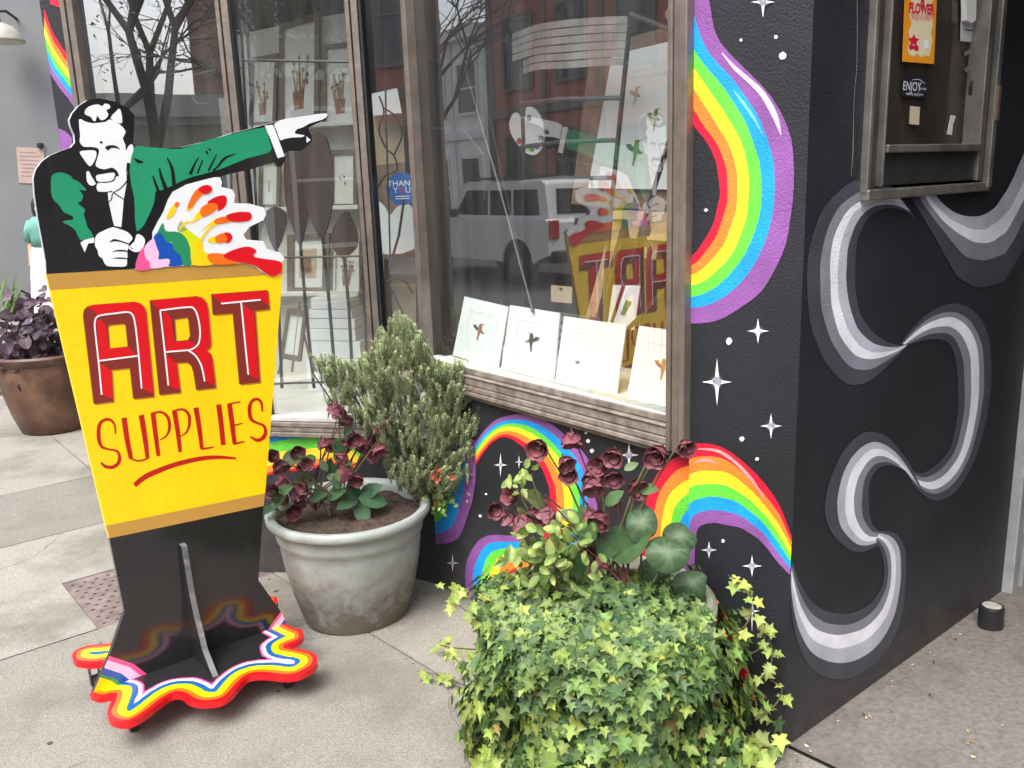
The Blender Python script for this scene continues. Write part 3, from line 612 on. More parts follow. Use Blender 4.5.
# ART
mb = MB(); zA = lambda p, dx=0, dy=0: T(4.876, 75 + dx, 285 + dy, p)
def letter(outer, hole, reds, lines, thin=8):
    for dx, dy, m, l in ((1.5, 1.3, SH, 1), (-.6, -.3, SH, 1.4), (0, 0, MA, 2)):
        c = sg(l); mb.sheet([c(*p) for p in zA(outer, dx, dy)], m, [[c(*p) for p in zA(h, dx * .8, dy * .8)] for h in hole])
    for r in reds: lay(mb, zA(r), RE, 3, 0)
    for ln in lines: brush(mb, zA(ln), [thin / 4.876] * len(ln), WH, 4)
letter([(40, 150), (44, 125), (60, 106), (90, 97), (290, 82), (318, 88), (337, 105), (346, 132), (384, 544), (285, 555), (268, 404), (178, 414), (187, 568), (92, 580)], [[(160, 202), (172, 194), (238, 188), (247, 196), (258, 300), (168, 310)]],
       [[(60, 106), (90, 97), (290, 82), (318, 88), (337, 105), (346, 132), (384, 530), (330, 508), (312, 345), (300, 230), (290, 165), (278, 142), (255, 132), (140, 144), (112, 154), (98, 130)],
        [(104, 172), (128, 168), (152, 200), (165, 310), (258, 301), (302, 342), (118, 366)], [(118, 374), (165, 410), (178, 415), (186, 555), (134, 536)]],
       [[(130, 535), (122, 450), (113, 360), (100, 240), (96, 190), (105, 158), (135, 146), (200, 138), (255, 132), (280, 145), (292, 185), (303, 270), (312, 360), (325, 505)], [(117, 370), (310, 345)]])
letter([(365, 75), (595, 55), (622, 62), (640, 82), (648, 115), (663, 285), (658, 305), (642, 318), (662, 335), (670, 365), (686, 500), (592, 512), (578, 425), (568, 395), (545, 376), (496, 380), (514, 524), (412, 535)], [[(485, 167), (545, 157), (554, 170), (562, 250), (552, 268), (492, 275)]],
       [[(367, 76), (595, 56), (622, 63), (640, 83), (648, 115), (662, 285), (656, 305), (641, 318), (660, 335), (668, 365), (684, 490), (634, 470), (626, 420), (600, 360), (556, 320), (598, 295), (612, 245), (605, 170), (585, 118), (550, 108), (415, 124)],
        [(425, 130), (445, 135), (470, 165), (485, 280), (554, 270), (590, 290), (550, 317), (444, 324)], [(444, 334), (490, 378), (497, 382), (511, 512), (458, 492)]],
       [[(455, 490), (435, 300), (415, 124)], [(415, 124), (550, 108), (582, 118), (600, 160), (610, 230), (602, 285), (575, 310), (548, 318), (500, 322), (440, 327)], [(550, 318), (585, 342), (610, 380), (623, 420), (632, 470)]])
letter([(665, 45), (940, 25), (948, 118), (878, 126), (902, 474), (802, 485), (770, 138), (673, 146)], [],
       [[(668, 47), (940, 27), (946, 102), (905, 72), (712, 90)], [(818, 88), (850, 120), (872, 126), (896, 462), (848, 438)]],
       [[(712, 91), (905, 72)], [(810, 84), (828, 270), (845, 438)]])
weld(mb.build('art_lettering', SM, sign))
mb = MB(); z8 = lambda p: T(5.12, 85, 390, p)
def wd(pts, w): brush(mb, z8(pts), [a / 5.12 for a in w], DR, 1 + RND() * .6)
wd([(155, 225), (152, 180), (128, 152), (95, 155), (73, 182), (70, 240), (84, 288), (120, 303), (162, 312), (177, 340), (170, 375), (140, 395), (102, 390), (82, 370)], [8, 10, 14, 14, 18, 20, 16, 10, 12, 16, 18, 18, 16, 10])
wd([(200, 142), (215, 250), (236, 352)], [28, 26, 22]); wd([(232, 350), (268, 362), (300, 358), (328, 345)], [8, 9, 9, 8]); wd([(288, 128), (308, 250), (320, 346)], [28, 26, 20])
wd([(348, 120), (362, 230), (376, 338)], [26, 24, 20]); wd([(338, 121), (390, 113), (424, 140), (433, 190), (418, 233), (383, 256)], [10, 12, 16, 16, 10, 5])
wd([(458, 108), (476, 220), (487, 318)], [26, 24, 18]); wd([(446, 110), (498, 99), (530, 124), (535, 172), (520, 215), (485, 240)], [9, 12, 16, 15, 10, 5])
wd([(568, 90), (586, 200), (598, 302)], [26, 24, 18]); wd([(594, 302), (630, 297), (662, 291)], [10, 9, 5])
wd([(684, 74), (698, 180), (708, 282)], [26, 26, 24])
wd([(740, 74), (754, 180), (766, 276)], [26, 25, 20]); wd([(730, 73), (796, 60)], [9, 7]); wd([(762, 182), (806, 170)], [8, 6]); wd([(760, 276), (818, 264)], [12, 7])
wd([(908, 110), (903, 65), (880, 46), (852, 60), (842, 100), (850, 148), (880, 168), (914, 182), (925, 215), (910, 246), (880, 257), (846, 238)], [9, 14, 14, 16, 20, 18, 12, 14, 18, 20, 16, 8])
mb.build('supplies_lettering', SM, sign)
mb = MB(); wd([(253, 488), (300, 450), (350, 424), (460, 382), (580, 353), (680, 344), (774, 350)], [24, 26, 26, 24, 22, 18, 10])
mb.build('brush_underline', SM, sign)
# black foot board with the striped corners
mb = MB()
foot = [(109.4, 538.4), (263.5, 506), (258.4, 580), (281, 611.5), (293, 637), (92, 695.5), (109.4, 656), (124.6, 612)]
mb.prism([sg(0)(*p) for p in foot], TH, BK_, BK_)
def corner(La, Lb, Ba, Bb, ms):
    n = len(ms)
    for i, m in enumerate(ms):
        f, h = fr_[i], fr_[i + 1]
        L = lambda t: (La[0] + (Lb[0] - La[0]) * t, La[1] + (Lb[1] - La[1]) * t); B = lambda t: (Ba[0] + (Bb[0] - Ba[0]) * t, Ba[1] + (Bb[1] - Ba[1]) * t)
        mid = lambda t: ((L(t)[0] + B(t)[0]) / 2 + bow[0] * (1 - t), (L(t)[1] + B(t)[1]) / 2 + bow[1] * (1 - t))
        c = sg(1); mb.face([c(*q) for q in (L(f), mid(f), B(f), B(h), mid(h), L(h))], m)
fr_ = [0, .10, .30, .46, .54, .90, 1]; bow = (3, -3)
corner((109.4, 656), (92, 695.5), (152, 678), (92.5, 695.3), [PK, LP, BL_, DG, YE, OR])
bow = (1, -2); corner((281, 611.5), (293, 637), (256, 648), (292.5, 637.2), [PK, LP, BL_, DG, YE, YE])
weld(mb.build('foot_board', SM, sign))
# splat shaped base on castors
zt = gh(1.6) + .124
BASEP = Vc((0, 0, zt)); hz = lambda x, y: hit(x, y, BASEP, Z)
seam0, seam1 = hz(145, 680), hz(257, 647)
front = [(92, 690), (90.5, 694), (100, 697), (113, 695), (110, 704), (107, 713), (111, 720), (124, 723), (137, 719), (149, 711), (160, 702.5), (171.7, 694.5), (180.8, 694), (188, 699.5), (197, 702), (206, 702.5), (221, 700.5), (232, 693.5), (243, 680.5), (251, 675.5), (265, 674.5), (283.8, 676.5), (299.4, 674.5), (313, 667), (317.5, 660), (314.5, 653.5), (305.6, 650), (293, 648), (287, 645.5), (299.4, 640), (303.5, 634), (300.5, 629), (293, 627.5)]
P = [hz(*p) for p in front]
loc = lambda p: ((p - K).dot(dR), (p - K).dot(dA))
fl = [loc(p) for p in P]
back = [(fl[-1][0] - .01, SA + .10), (fl[-1][0] + .06, SA + .22), (fl[-1][0] - .04, SA + .30), (fl[-1][0] - .16, SA + .24), (fl[-1][0] - .25, SA + .20), (fl[-1][0] - .34, SA + .28), (fl[-1][0] - .42, SA + .25), (fl[-1][0] - .47, SA + .17)]
bl = [loc(hz(*p)) for p in [(118, 642), (108, 643.5), (88, 645.5), (76, 650), (72, 656), (76, 661.5), (90, 663.5), (104, 664)]]
out2 = smooth_loop(fl + back + bl, 3)
pw = lambda q, dz=0: W(q[1], q[0], zt + dz)
def inside(x, y):
    c = False; j = len(out2) - 1
    for i in range(len(out2)):
        xi, yi = out2[i]; xj, yj = out2[j]
        if (yi > y) != (yj > y) and x < (xj - xi) * (y - yi) / (yj - yi) + xi: c = not c
        j = i
    return c
def dist(x, y):
    b = 9
    for i in range(len(out2)):
        x0, y0 = out2[i - 1]; x1, y1 = out2[i]; dx, dy = x1 - x0, y1 - y0; l = dx * dx + dy * dy or 1e-12
        t = max(0, min(1, ((x - x0) * dx + (y - y0) * dy) / l)); d = math.hypot(x - x0 - t * dx, y - y0 - t * dy)
        if d < b: b = d
    return b
mb = MB(); mb.prism([pw(q) for q in out2], Z * -.021, 0, 0)
step = .006; xs = [q[0] for q in out2]; ys = [q[1] for q in out2]; x0, y0 = min(xs), min(ys)
nx, ny = int((max(xs) - x0) / step) + 2, int((max(ys) - y0) / step) + 2; D = {}
for i in range(nx):
    for j in range(ny):
        x, y = x0 + i * step, y0 + j * step
        if inside(x, y): D[i, j] = mb.pt(pw((x, y), .0012), (dist(x, y),) * 3)
for (i, j) in list(D):
    q = [D.get(k) for k in ((i, j), (i + 1, j), (i + 1, j + 1), (i, j + 1))]
    if None not in q: mb.f.append(q); mb.m.append(1)
mS = bpy.data.materials.new('poured paint bands'); mS.use_nodes = True
nt = mS.node_tree; bs = nt.nodes['Principled BSDF']; bs.inputs['Roughness'].default_value = .22
at = nt.nodes.new('ShaderNodeAttribute'); at.attribute_name = 'tint'; cr = nt.nodes.new('ShaderNodeValToRGB')
sc_ = nt.nodes.new('ShaderNodeMath'); sc_.operation = 'MULTIPLY'; sc_.inputs[1].default_value = 5
nz = nt.nodes.new('ShaderNodeTexNoise'); nz.inputs['Scale'].default_value = 14; tcn = nt.nodes.new('ShaderNodeTexCoord')
ad = nt.nodes.new('ShaderNodeMath'); ad.operation = 'MULTIPLY_ADD'; ad.inputs[1].default_value = .016; 
ad2 = nt.nodes.new('ShaderNodeMath'); ad2.operation = 'ADD'; ad2.inputs[1].default_value = -.008
nt.links.new(tcn.outputs['Object'], nz.inputs['Vector']); nt.links.new(nz.outputs['Fac'], ad.inputs[0])
sp = nt.nodes.new('ShaderNodeSeparateColor'); nt.links.new(at.outputs['Color'], sp.inputs[0])
nt.links.new(sp.outputs[0], ad.inputs[2]); nt.links.new(ad.outputs[0], ad2.inputs[0]); nt.links.new(ad2.outputs[0], sc_.inputs[0]); nt.links.new(sc_.outputs[0], cr.inputs[0])
cr.color_ramp.interpolation = 'CONSTANT'
el = cr.color_ramp.elements
bands = [(0, rgb(225, 18, 28)), (.014, rgb(246, 98, 20)), (.029, rgb(250, 214, 16)), (.053, rgb(46, 128, 80)), (.057, rgb(26, 84, 150)), (.072, rgb(244, 196, 226)), (.084, rgb(242, 84, 146)), (.090, (.016, .016, .018, 1))]
el[0].position = 0; el[0].color = bands[0][1]; el[1].position = bands[1][0] * 5; el[1].color = bands[1][1]
for p_, c_ in bands[2:]: e = el.new(p_ * 5); e.color = c_
nt.links.new(cr.outputs[0], bs.inputs['Base Color'])
weld(mb.build('base_board', [pbr('base red enamel', rgb(214, 18, 28), .25, .06, 6), mS], sign))
# upright fin
mb = MB(); mid = (seam0 + seam1) / 2; rm = (mid - K).dot(dR)
fin = [(SA - .001, .62), (SA - .022, .612), (SA - .03, .50), (SA - .04, .36), (SA - .058, .26), (SA - .075, .20), (SA - .10, .10), (SA - .15, .03), (SA - .175, .0), (SA - .001, .0)]
t0 = onS(195, 540, SA).z - zt
mb.prism([W(a, rm - .009, zt + .002 + z * t0 / .62) for a, z in fin], dR * .018, 0, 1)
mb.build('fin', [P_BLK, pbr('scuffed fin edge', (.12, .12, .125), .35, .5, 16, dirt=((.5, .5, .5), 10, .55, .7))], sign)
CW = pbr('castor rubber', (.035, .02, .02), .6)
for i, (px_, py_) in enumerate(((133, 727), (288, 684), (95, 672))):
    g_ = ground(px_, py_ + 3); a, r = (g_ - K).dot(dA), (g_ - K).dot(dR)
    if i == 2: a += .0
    if i == 2: r, a = sum(q[0] for q in bl) / len(bl), sum(q[1] for q in bl) / len(bl)
    for rep in range(2 if i == 2 else 1):
        if rep: a, r = SA + .2, fl[-1][0] - .04
        z0 = gh(a); h = zt - .021 - z0
        mb = MB(); mb.tube([W(a, r, zt - .022), W(a, r, z0 + h - .014)], .019, 10)
        for s_ in (-1, 1): mb.obox(W(a - .008, r + s_ * .0145 - .0015, z0 + .022), dA * .03, dR * .003, Z * (h - .034))
        ck = mb.build('castor', BLKMET, sign)
        mb = MB(); mb.tube([W(a, r - .011, z0 + .029), W(a, r + .011, z0 + .029)], .029, 20); mb.build('wheel', CW, ck, smooth=False)
# ------------------------------------------------------------------ plants
def leafmat(name, rough=.5, trans=.22, spec=.4, var=.18, scale=40): return pbr(name, (1, 1, 1), rough, var, scale, tint=True, trans=trans, spec=spec)
LEAF = leafmat('leaf'); PETAL = leafmat('petal', .55, .2); NEEDLE = leafmat('needle', .65, .15); STEM = leafmat('stem', .7, 0)
def rv(s=1): return Vc((U(-1, 1), U(-1, 1), U(-1, 1))) * s
def basis(d, n):
    d = d.normalized(); x = d.cross(n)
    if x.length < 1e-4: x = d.cross(Vc((.3, .7, .2)))
    x.normalize(); return x, d, x.cross(d)
IVY = [(0, 0), (.16, -.14), (.50, -.06), (.34, .20), (.66, .48), (.26, .52), (0, 1.0)]
def leaf(mb, p, d, n, s, outline, c, fold=.18, tip=None, edge=None, droop=.12, m=0):
    """outline: half outline from base to tip; folded along its midrib"""
    x, y, z = basis(d, n); tip = tip or c; edge = edge or c
    cen = mb.pt(p + y * s * .3 - z * s * .05, tuple(min(1, k * 1.22) for k in c))
    for sg_ in (1, -1):
        ids = []
        for u, v in outline:
            u *= sg_; ids.append(mb.pt(p + x * u * s + y * v * s + z * s * (abs(u) * fold - droop * v * v), edge if abs(u) > .3 else (tip if v > .8 else c)))
        for i in range(len(ids) - 1):
            mb.f.append([cen, ids[i], ids[i + 1]] if sg_ > 0 else [cen, ids[i + 1], ids[i]]); mb.m.append(m)
OVAL = [(0, 0), (.16, .12), (.27, .35), (.27, .58), (.16, .82), (0, 1)]
ROUND = [(0, .06), (.26, -.06), (.46, .14), (.52, .42), (.42, .72), (.2, .93), (0, 1)]
def mixc(a, b, t): return tuple(x + (y - x) * t for x, y in zip(a, b))
def vary(c, k=.25): q = 1 + U(-k, k); return tuple(max(0, x * q * (1 + U(-.10, .10))) for x in c)
# ---- pots
POTG = pbr('grey green glazed pot', (.32, .355, .335), .5, .16, 7, .25, 40, dirt=((.20, .19, .16), 9, .58, .6), splash=((.125, .102, .078), .34, 1.5))
def pot(name, label, c, prof, mat, soil_r, soil_z, group=None):
    t = thing(name, label, 'planter', c)
    if 'rosemary' in label: prof = [(r * 1.03, z) for r, z in prof]; soil_r *= 1.02
    mb = MB(); mb.lathe(c, prof, 64); mb.build('pot_body', mat, t, smooth=False)
    for o in t.children:
        for p in o.data.polygons: p.use_smooth = True
        o.modifiers.new('e', 'EDGE_SPLIT').split_angle = math.radians(45)
    mb = MB(); rings = []
    cen = mb.pt(Vc(c) + Z * (soil_z + .01)); prev = None
    for k in range(1, 7):
        ring = [mb.pt(Vc(c) + Vc((soil_r * k / 6 * math.cos(a * .1309), soil_r * k / 6 * math.sin(a * .1309), soil_z + U(-.012, .012)))) for a in range(48)]
        for a in range(48):
            if prev is None: mb.f.append([cen, ring[a], ring[(a + 1) % 48]])
            else: mb.f.append([prev[a], ring[a], ring[(a + 1) % 48], prev[(a + 1) % 48]])
            mb.m.append(0)
        prev = ring
    mb.build('soil', SOIL, t, smooth=True); return t
c1 = Vc((-.65, 3.22, gh(1.55) - .0)); H1 = .445
pot('flower_pot', 'grey green glazed round pot with a wide rolled rim holding a rosemary bush', c1,
    [(.19, 0), (.2, .004), (.208, .03), (.232, .12), (.252, .22), (.262, .30), (.263, .335), (.272, .345), (.275, .36), (.277, .395), (.279, .403), (.298, .408), (.306, .42), (.307, .438), (.300, .447), (.285, .447), (.274, .44), (.268, .42), (.262, .36)], POTG, .268, .402)
c2 = W(.36, -.315, gh(.36)); H2 = .46
pot('flower_pot', 'olive glazed pot beside the building corner, almost buried under trailing ivy', c2,
    [(.18, 0), (.19, .01), (.215, .12), (.245, .26), (.262, .36), (.265, .40), (.285, .41), (.295, .425), (.295, .452), (.283, .462), (.268, .458), (.255, .42)], pbr('olive glazed pot', (.20, .205, .15), .45, .2, 8, .2, 40), .255, .425)
gb = ground(40, 438); c3 = gb + Vc((-.02, .28, 0))
POTB = pbr('brown streaked pot', (.10, .050, .032), .42, .5, 5, .2, 30, dirt=((.22, .13, .075), 4.2, .52, .7))
pot('flower_pot', 'big brown swirled pot of purple leaves by the far grey wall', c3,
    [(.22, 0), (.235, .01), (.28, .14), (.325, .34), (.34, .48), (.335, .53), (.36, .56), (.365, .59), (.35, .605), (.325, .60), (.31, .56)], POTB, .32, .55)
def viewplane(c):                       # upright plane through c facing the street
    n = Vc((c.x, c.y, 0)).normalized(); return lambda x, y, o=0: hit(x, y, c + n * o, n)
# ---- ivy
v2 = viewplane(c2)
ivy = thing('ivy', 'dense trailing green ivy with yellow tips spilling from the olive pot', 'plant', c2 + Z * .42)
mb = MB(); st = MB(); st.tint = (.10, .07, .035)
DKG, MDG, LTG, YLG = (.040, .084, .026), (.095, .165, .048), (.19, .27, .068), (.33, .40, .075)
to_cam = (Vc((0, 0, 0)) - Vc((c2.x, c2.y, 0))).normalized()
ang0 = math.atan2(to_cam.y, to_cam.x); rgt = Vc((-to_cam.y, to_cam.x, 0))
def ivy_leaf(p, n, s, c):
    d = (Vc((0, 0, -1)) + rv(.75) + n * .25); n2 = (n + rv(.45) + Z * .25).normalized()
    d = d - n2 * d.dot(n2)
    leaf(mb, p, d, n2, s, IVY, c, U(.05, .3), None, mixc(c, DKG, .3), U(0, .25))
def bump(th, t): return .036 * math.sin(5 * th + 7 * t) + .030 * math.sin(11 * th - 4 * t + 1) + .020 * math.sin(23 * th + 9 * t)
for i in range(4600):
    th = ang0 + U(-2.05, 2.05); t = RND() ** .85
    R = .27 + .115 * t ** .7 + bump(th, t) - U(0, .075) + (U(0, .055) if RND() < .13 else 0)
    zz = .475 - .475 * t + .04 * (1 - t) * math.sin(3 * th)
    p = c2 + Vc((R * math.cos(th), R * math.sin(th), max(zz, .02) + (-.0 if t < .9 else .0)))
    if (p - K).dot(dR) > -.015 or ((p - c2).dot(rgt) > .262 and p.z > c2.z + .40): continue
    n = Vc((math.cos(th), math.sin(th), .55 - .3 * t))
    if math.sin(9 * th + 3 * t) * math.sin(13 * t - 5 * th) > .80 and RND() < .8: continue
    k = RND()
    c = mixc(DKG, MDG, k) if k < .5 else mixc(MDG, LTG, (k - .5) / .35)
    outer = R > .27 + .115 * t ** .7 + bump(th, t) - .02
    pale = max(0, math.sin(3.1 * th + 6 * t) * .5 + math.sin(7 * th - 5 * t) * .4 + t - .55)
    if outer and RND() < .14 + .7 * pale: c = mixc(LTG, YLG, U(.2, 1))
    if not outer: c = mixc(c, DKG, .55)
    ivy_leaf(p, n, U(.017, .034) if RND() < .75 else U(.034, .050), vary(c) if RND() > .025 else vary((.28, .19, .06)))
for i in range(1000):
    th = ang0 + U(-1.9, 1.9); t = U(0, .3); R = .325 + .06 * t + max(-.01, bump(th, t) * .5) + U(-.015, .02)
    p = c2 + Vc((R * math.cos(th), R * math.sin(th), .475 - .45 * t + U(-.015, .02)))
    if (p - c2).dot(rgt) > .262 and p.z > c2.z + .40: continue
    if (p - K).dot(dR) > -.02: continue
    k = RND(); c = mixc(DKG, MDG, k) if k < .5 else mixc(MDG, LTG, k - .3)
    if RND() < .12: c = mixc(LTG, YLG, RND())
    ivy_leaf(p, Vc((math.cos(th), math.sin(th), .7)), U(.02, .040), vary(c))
for i in range(620):
    th = ang0 + U(-1.75, 1.75); R = U(.265, .345); p = c2 + Vc((R * math.cos(th), R * math.sin(th), .482 + U(-.012, .022) - max(0, R - .30) * .9))
    if (p - K).dot(dR) > -.02 or (p - c2).dot(rgt) > .25: continue
    k = RND(); c = mixc(DKG, MDG, k) if k < .45 else mixc(MDG, LTG, k)
    if RND() < .12: c = mixc(LTG, YLG, RND())
    ivy_leaf(p, Vc((math.cos(th) * .5, math.sin(th) * .5, 1)) + to_cam * .4, U(.022, .042), vary(c))
for i in range(1300):
    a = U(0, 6.28); r = math.sqrt(RND()) * .29
    p = c2 + Vc((r * math.cos(a), r * math.sin(a), .455 + .045 * (1 - (r / .3) ** 2) + U(-.03, .02)))
    if (p - c2).dot(rgt) > .225: continue
    if (p - K).dot(dR) > -.03: continue
    if (p - c2).dot(to_cam) < -.06: continue
    k = RND(); c = mixc(DKG, MDG, k) if k < .5 else mixc(MDG, LTG, k - .4)
    if RND() < .10: c = mixc(LTG, YLG, RND())
    ivy_leaf(p, Vc((math.cos(a) * .5, math.sin(a) * .5, 1)) + to_cam * .5, U(.02, .038), vary(c))
def trail(pts, n, s0, s1, cs, wob=.02):
    q = [Vc(p) for p in pts]; q = [Vc(p) for p in smooth_line([tuple(p) for p in q], 6)]
    st.tube(q, [.0028 - .0016 * i / len(q) for i in range(len(q))], 5)
    for k in range(n):
        f = (k + RND()) / n; i = min(int(f * (len(q) - 1)), len(q) - 2); p = q[i].lerp(q[i + 1], U(0, 1))
        ivy_leaf(p + rv(wob), (to_cam * .6 + Z * .8 + rv(.3)), U(s0, s1), vary(mixc(cs[0], cs[1], RND())))
tr = [([(512, 612, .02), (490, 605), (472, 596), (455, 592), (444, 585)], 14), ([(505, 640), (480, 622), (462, 608), (452, 600)], 9), ([(510, 655), (480, 650), (455, 648), (440, 645)], 14), ([(720, 640), (745, 626), (752, 600), (745, 585), (728, 575)], 12), ([(735, 660), (760, 648), (765, 625), (760, 620)], 8), ([(745, 690), (768, 672), (772, 650), (768, 640)], 9), ([(755, 720), (775, 705), (782, 688), (770, 680)], 9)]
for pts, n in tr:
    trail([v2(p[0], p[1], U(-.12, -.02)) for p in pts], n, .018, .036, (LTG, YLG))
for pts, n in (([(505, 700), (475, 690), (448, 678), (425, 672)], 20), ([(500, 690), (470, 672), (452, 655), (440, 640)], 9), ([(490, 740), (470, 720), (468, 705), (480, 695)], 12), ([(520, 760), (490, 752), (470, 735)], 16), ([(740, 765), (770, 740), (782, 715)], 14), ([(640, 768), (610, 762), (585, 768)], 14)):
    trail([ground(p[0], p[1], .02 + .05 * RND()) for p in pts], n, .018, .034, (LTG, YLG), .02)
for i in range(120):                     # pale new growth at the foot of the mound
    x = U(480, 780); p = ground(x, U(735, 790), U(.02, .12)); n = to_cam + Z * .8
    if (p - K).dot(dR) > -.03: continue
    ivy_leaf(p, n, U(.034, .058), vary(mixc(LTG, YLG, U(.3, 1))))
mb.build('leaves', LEAF, ivy); st.build('vine', STEM, ivy)
# ---- variegated shrub in the same pot
vs = thing('variegated_plant', 'pale yellow and green variegated leaves at the left side of the ivy pot', 'plant', c2 + Z * .42)
mb = MB()
for i in range(210):
    x, y = random.gauss(554, 25), random.gauss(560, 21)
    if x < 505 or x > 610 or y < 515 or y > 605: continue
    p = v2(x, y, U(-.16, .06)); d = rv(1) + Z * .4 + Vc((-.3, 0, 0)); c = vary((.15, .23, .06)); e = vary((.42, .44, .15)) if RND() < .6 else vary((.30, .36, .09))
    leaf(mb, p, d, to_cam + Z * .8 + rv(.8), U(.026, .050), OVAL, c, .25, e, e, U(0, .3))
x0 = v2(480, 480)
for cx, cy in ((512, 480), (530, 474), (518, 490)):
    for i in range(8): leaf(mb, v2(cx + U(-8, 8), cy + U(-6, 6), U(-.12, .02)), rv(1), to_cam + Z + rv(.4), U(.02, .034), OVAL, vary((.20, .27, .07)), .2)
mb.build('leaves', LEAF, vs)
st = MB(); st.tint = (.12, .13, .05)
for cx, cy in ((512, 480), (530, 474), (518, 490), (540, 540), (560, 530), (530, 560)): st.tube([v2(585, 600, 0), v2((cx + 585) / 2, (cy + 600) / 2 + 10, -.03), v2(cx, cy, -.05)], [.004, .003, .0015], 5)
st.build('stem', STEM, vs)
# ---- hellebores
MAR, MAR2 = (.165, .042, .060), (.31, .115, .140)
def bloom(mb, p, s, face):
    face = face.normalized(); x, y, z = basis(face, Z + rv(.2)); ph = U(0, 6.28)
    for lay_ in range(2):
        for k in range(5 if lay_ == 0 else 3):
            a = ph + k * 2 * math.pi / (5 if lay_ == 0 else 3) + lay_ * .6; out = x * math.cos(a) + z * math.sin(a)
            c = vary(mixc(MAR, MAR2, RND() * .8), .25); e = mixc(c, (.30, .11, .12), .4)
            d = (out * U(.75, 1.0) + face * (.65 + .3 * lay_)); leaf(mb, p, d, face - out * .8, s * (1 - .2 * lay_), ROUND, c, .42, e, mixc(c, (.04, .008, .014), .35), -.25)
    for k in range(7): leaf(mb, p + face * s * .2, face + rv(.5), out, s * .3, OVAL, (.35, .33, .12), .1)
def hellebore(name, label, c, vp_, blooms, roots, leafs, s0, jit):
    t = thing(name, label, 'plant', c); mb = MB(); stm = MB(); lf = MB()
    for (x, y) in blooms:
        o = U(-jit, jit * .4); p = vp_(x, y, o); root = vp_(*random.choice(roots), U(-.04, .04))
        stm.tint = vary(random.choice([(.13, .045, .045), (.12, .12, .05)]))
        m = root.lerp(p, .6) + Vc((0, 0, .03)); stm.tube([root, root.lerp(m, .5) + rv(.01), m + rv(.01), p + Z * .012, p], [.0035, .003, .0028, .0022, .002], 6)
        bloom(mb, p, s0 * U(.85, 1.2), -Z * U(.1, .7) + to_cam * U(.2, .9) + rv(.55))
    for (x, y, dx, dy, s, c_) in leafs:
        p = vp_(x, y, U(-.08, 0)); q = vp_(x + dx, y + dy, U(-.1, -.04)); leaf(lf, p, q - p, to_cam + Z * .9, (q - p).length * s, OVAL, vary(c_, .1), .15, None, mixc(c_, DKG, .4), .2)
    mb.build('blossom', PETAL, t); stm.build('stem', STEM, t)
    if leafs: lf.build('leaves', LEAF, t)
    return t
b2l = T(3.413, 420, 400, [(515, 110), (410, 150), (485, 200), (512, 245), (600, 235), (585, 265), (628, 215), (665, 175), (660, 245), (725, 285), (680, 325), (800, 175), (830, 165), (895, 145), (425, 335), (450, 370), (325, 330), (340, 390), (300, 385), (250, 365), (570, 365), (625, 385), (600, 525), (645, 565), (390, 375)])
hellebore('hellebore', 'tall hellebore with dusky maroon flowers rising behind the ivy', c2 + Z * .42, v2, b2l, [(595, 565), (610, 575), (625, 585), (600, 590)],
          [(600, 560, 20, -35, 1, (.04, .09, .035)), (612, 560, 34, -28, 1, (.05, .10, .04)), (590, 545, -8, -40, 1, (.06, .12, .04)), (624, 470, 14, -8, 1, (.12, .2, .08)), (640, 490, 16, -2, 1, (.12, .2, .08)), (560, 512, 22, 8, 1, (.10, .16, .06)), (585, 575, -20, -25, 1, (.07, .13, .05)), (605, 505, 16, -14, 1, (.1, .18, .07)), (545, 505, -16, -12, 1, (.14, .2, .07))], .045, .10)
v1 = viewplane(c1 + Vc((0, 0, 0)))
b1l = T(3.4926, 240, 310, [(130, 525), (112, 515), (195, 490), (225, 525), (235, 540), (145, 580), (125, 635), (155, 642), (220, 630), (232, 610), (215, 655), (285, 450), (340, 325), (352, 340), (380, 365), (340, 470), (330, 455), (370, 500), (520, 385), (455, 430), (465, 450), (475, 500), (395, 570), (410, 575), (390, 440), (500, 395), (180, 700), (480, 470), (440, 455)])
hellebore('hellebore', 'maroon flowered hellebore in the grey green pot beside the yellow sign', c1 + Z * .38, v1, b1l, [(300, 510), (315, 512), (340, 505), (330, 515)],
          T and [(358, 498, -18, -8, 1, (.045, .10, .05)), (358, 498, -20, 8, 1, (.045, .10, .05)), (358, 498, 8, 28, 1, (.06, .13, .06)), (358, 498, 32, 3, 1, (.07, .15, .07)), (358, 498, 22, -14, 1, (.06, .13, .06)), (358, 498, -6, -14, 1, (.05, .12, .05)), (275, 505, -12, 6, 1, (.04, .1, .05)), (305, 470, 10, -14, 1, (.1, .17, .08)), (345, 440, 4, -16, 1, (.1, .17, .08)), (300, 495, -14, -8, 1, (.05, .1, .05)), (320, 460, 8, 12, 1, (.08, .15, .07))] + [(U(268, 345), U(455, 508), U(-18, 18), U(-16, 8), 1, random.choice([(.05, .11, .05), (.08, .14, .06), (.11, .17, .07)])) for _ in range(26)], .048, .12)
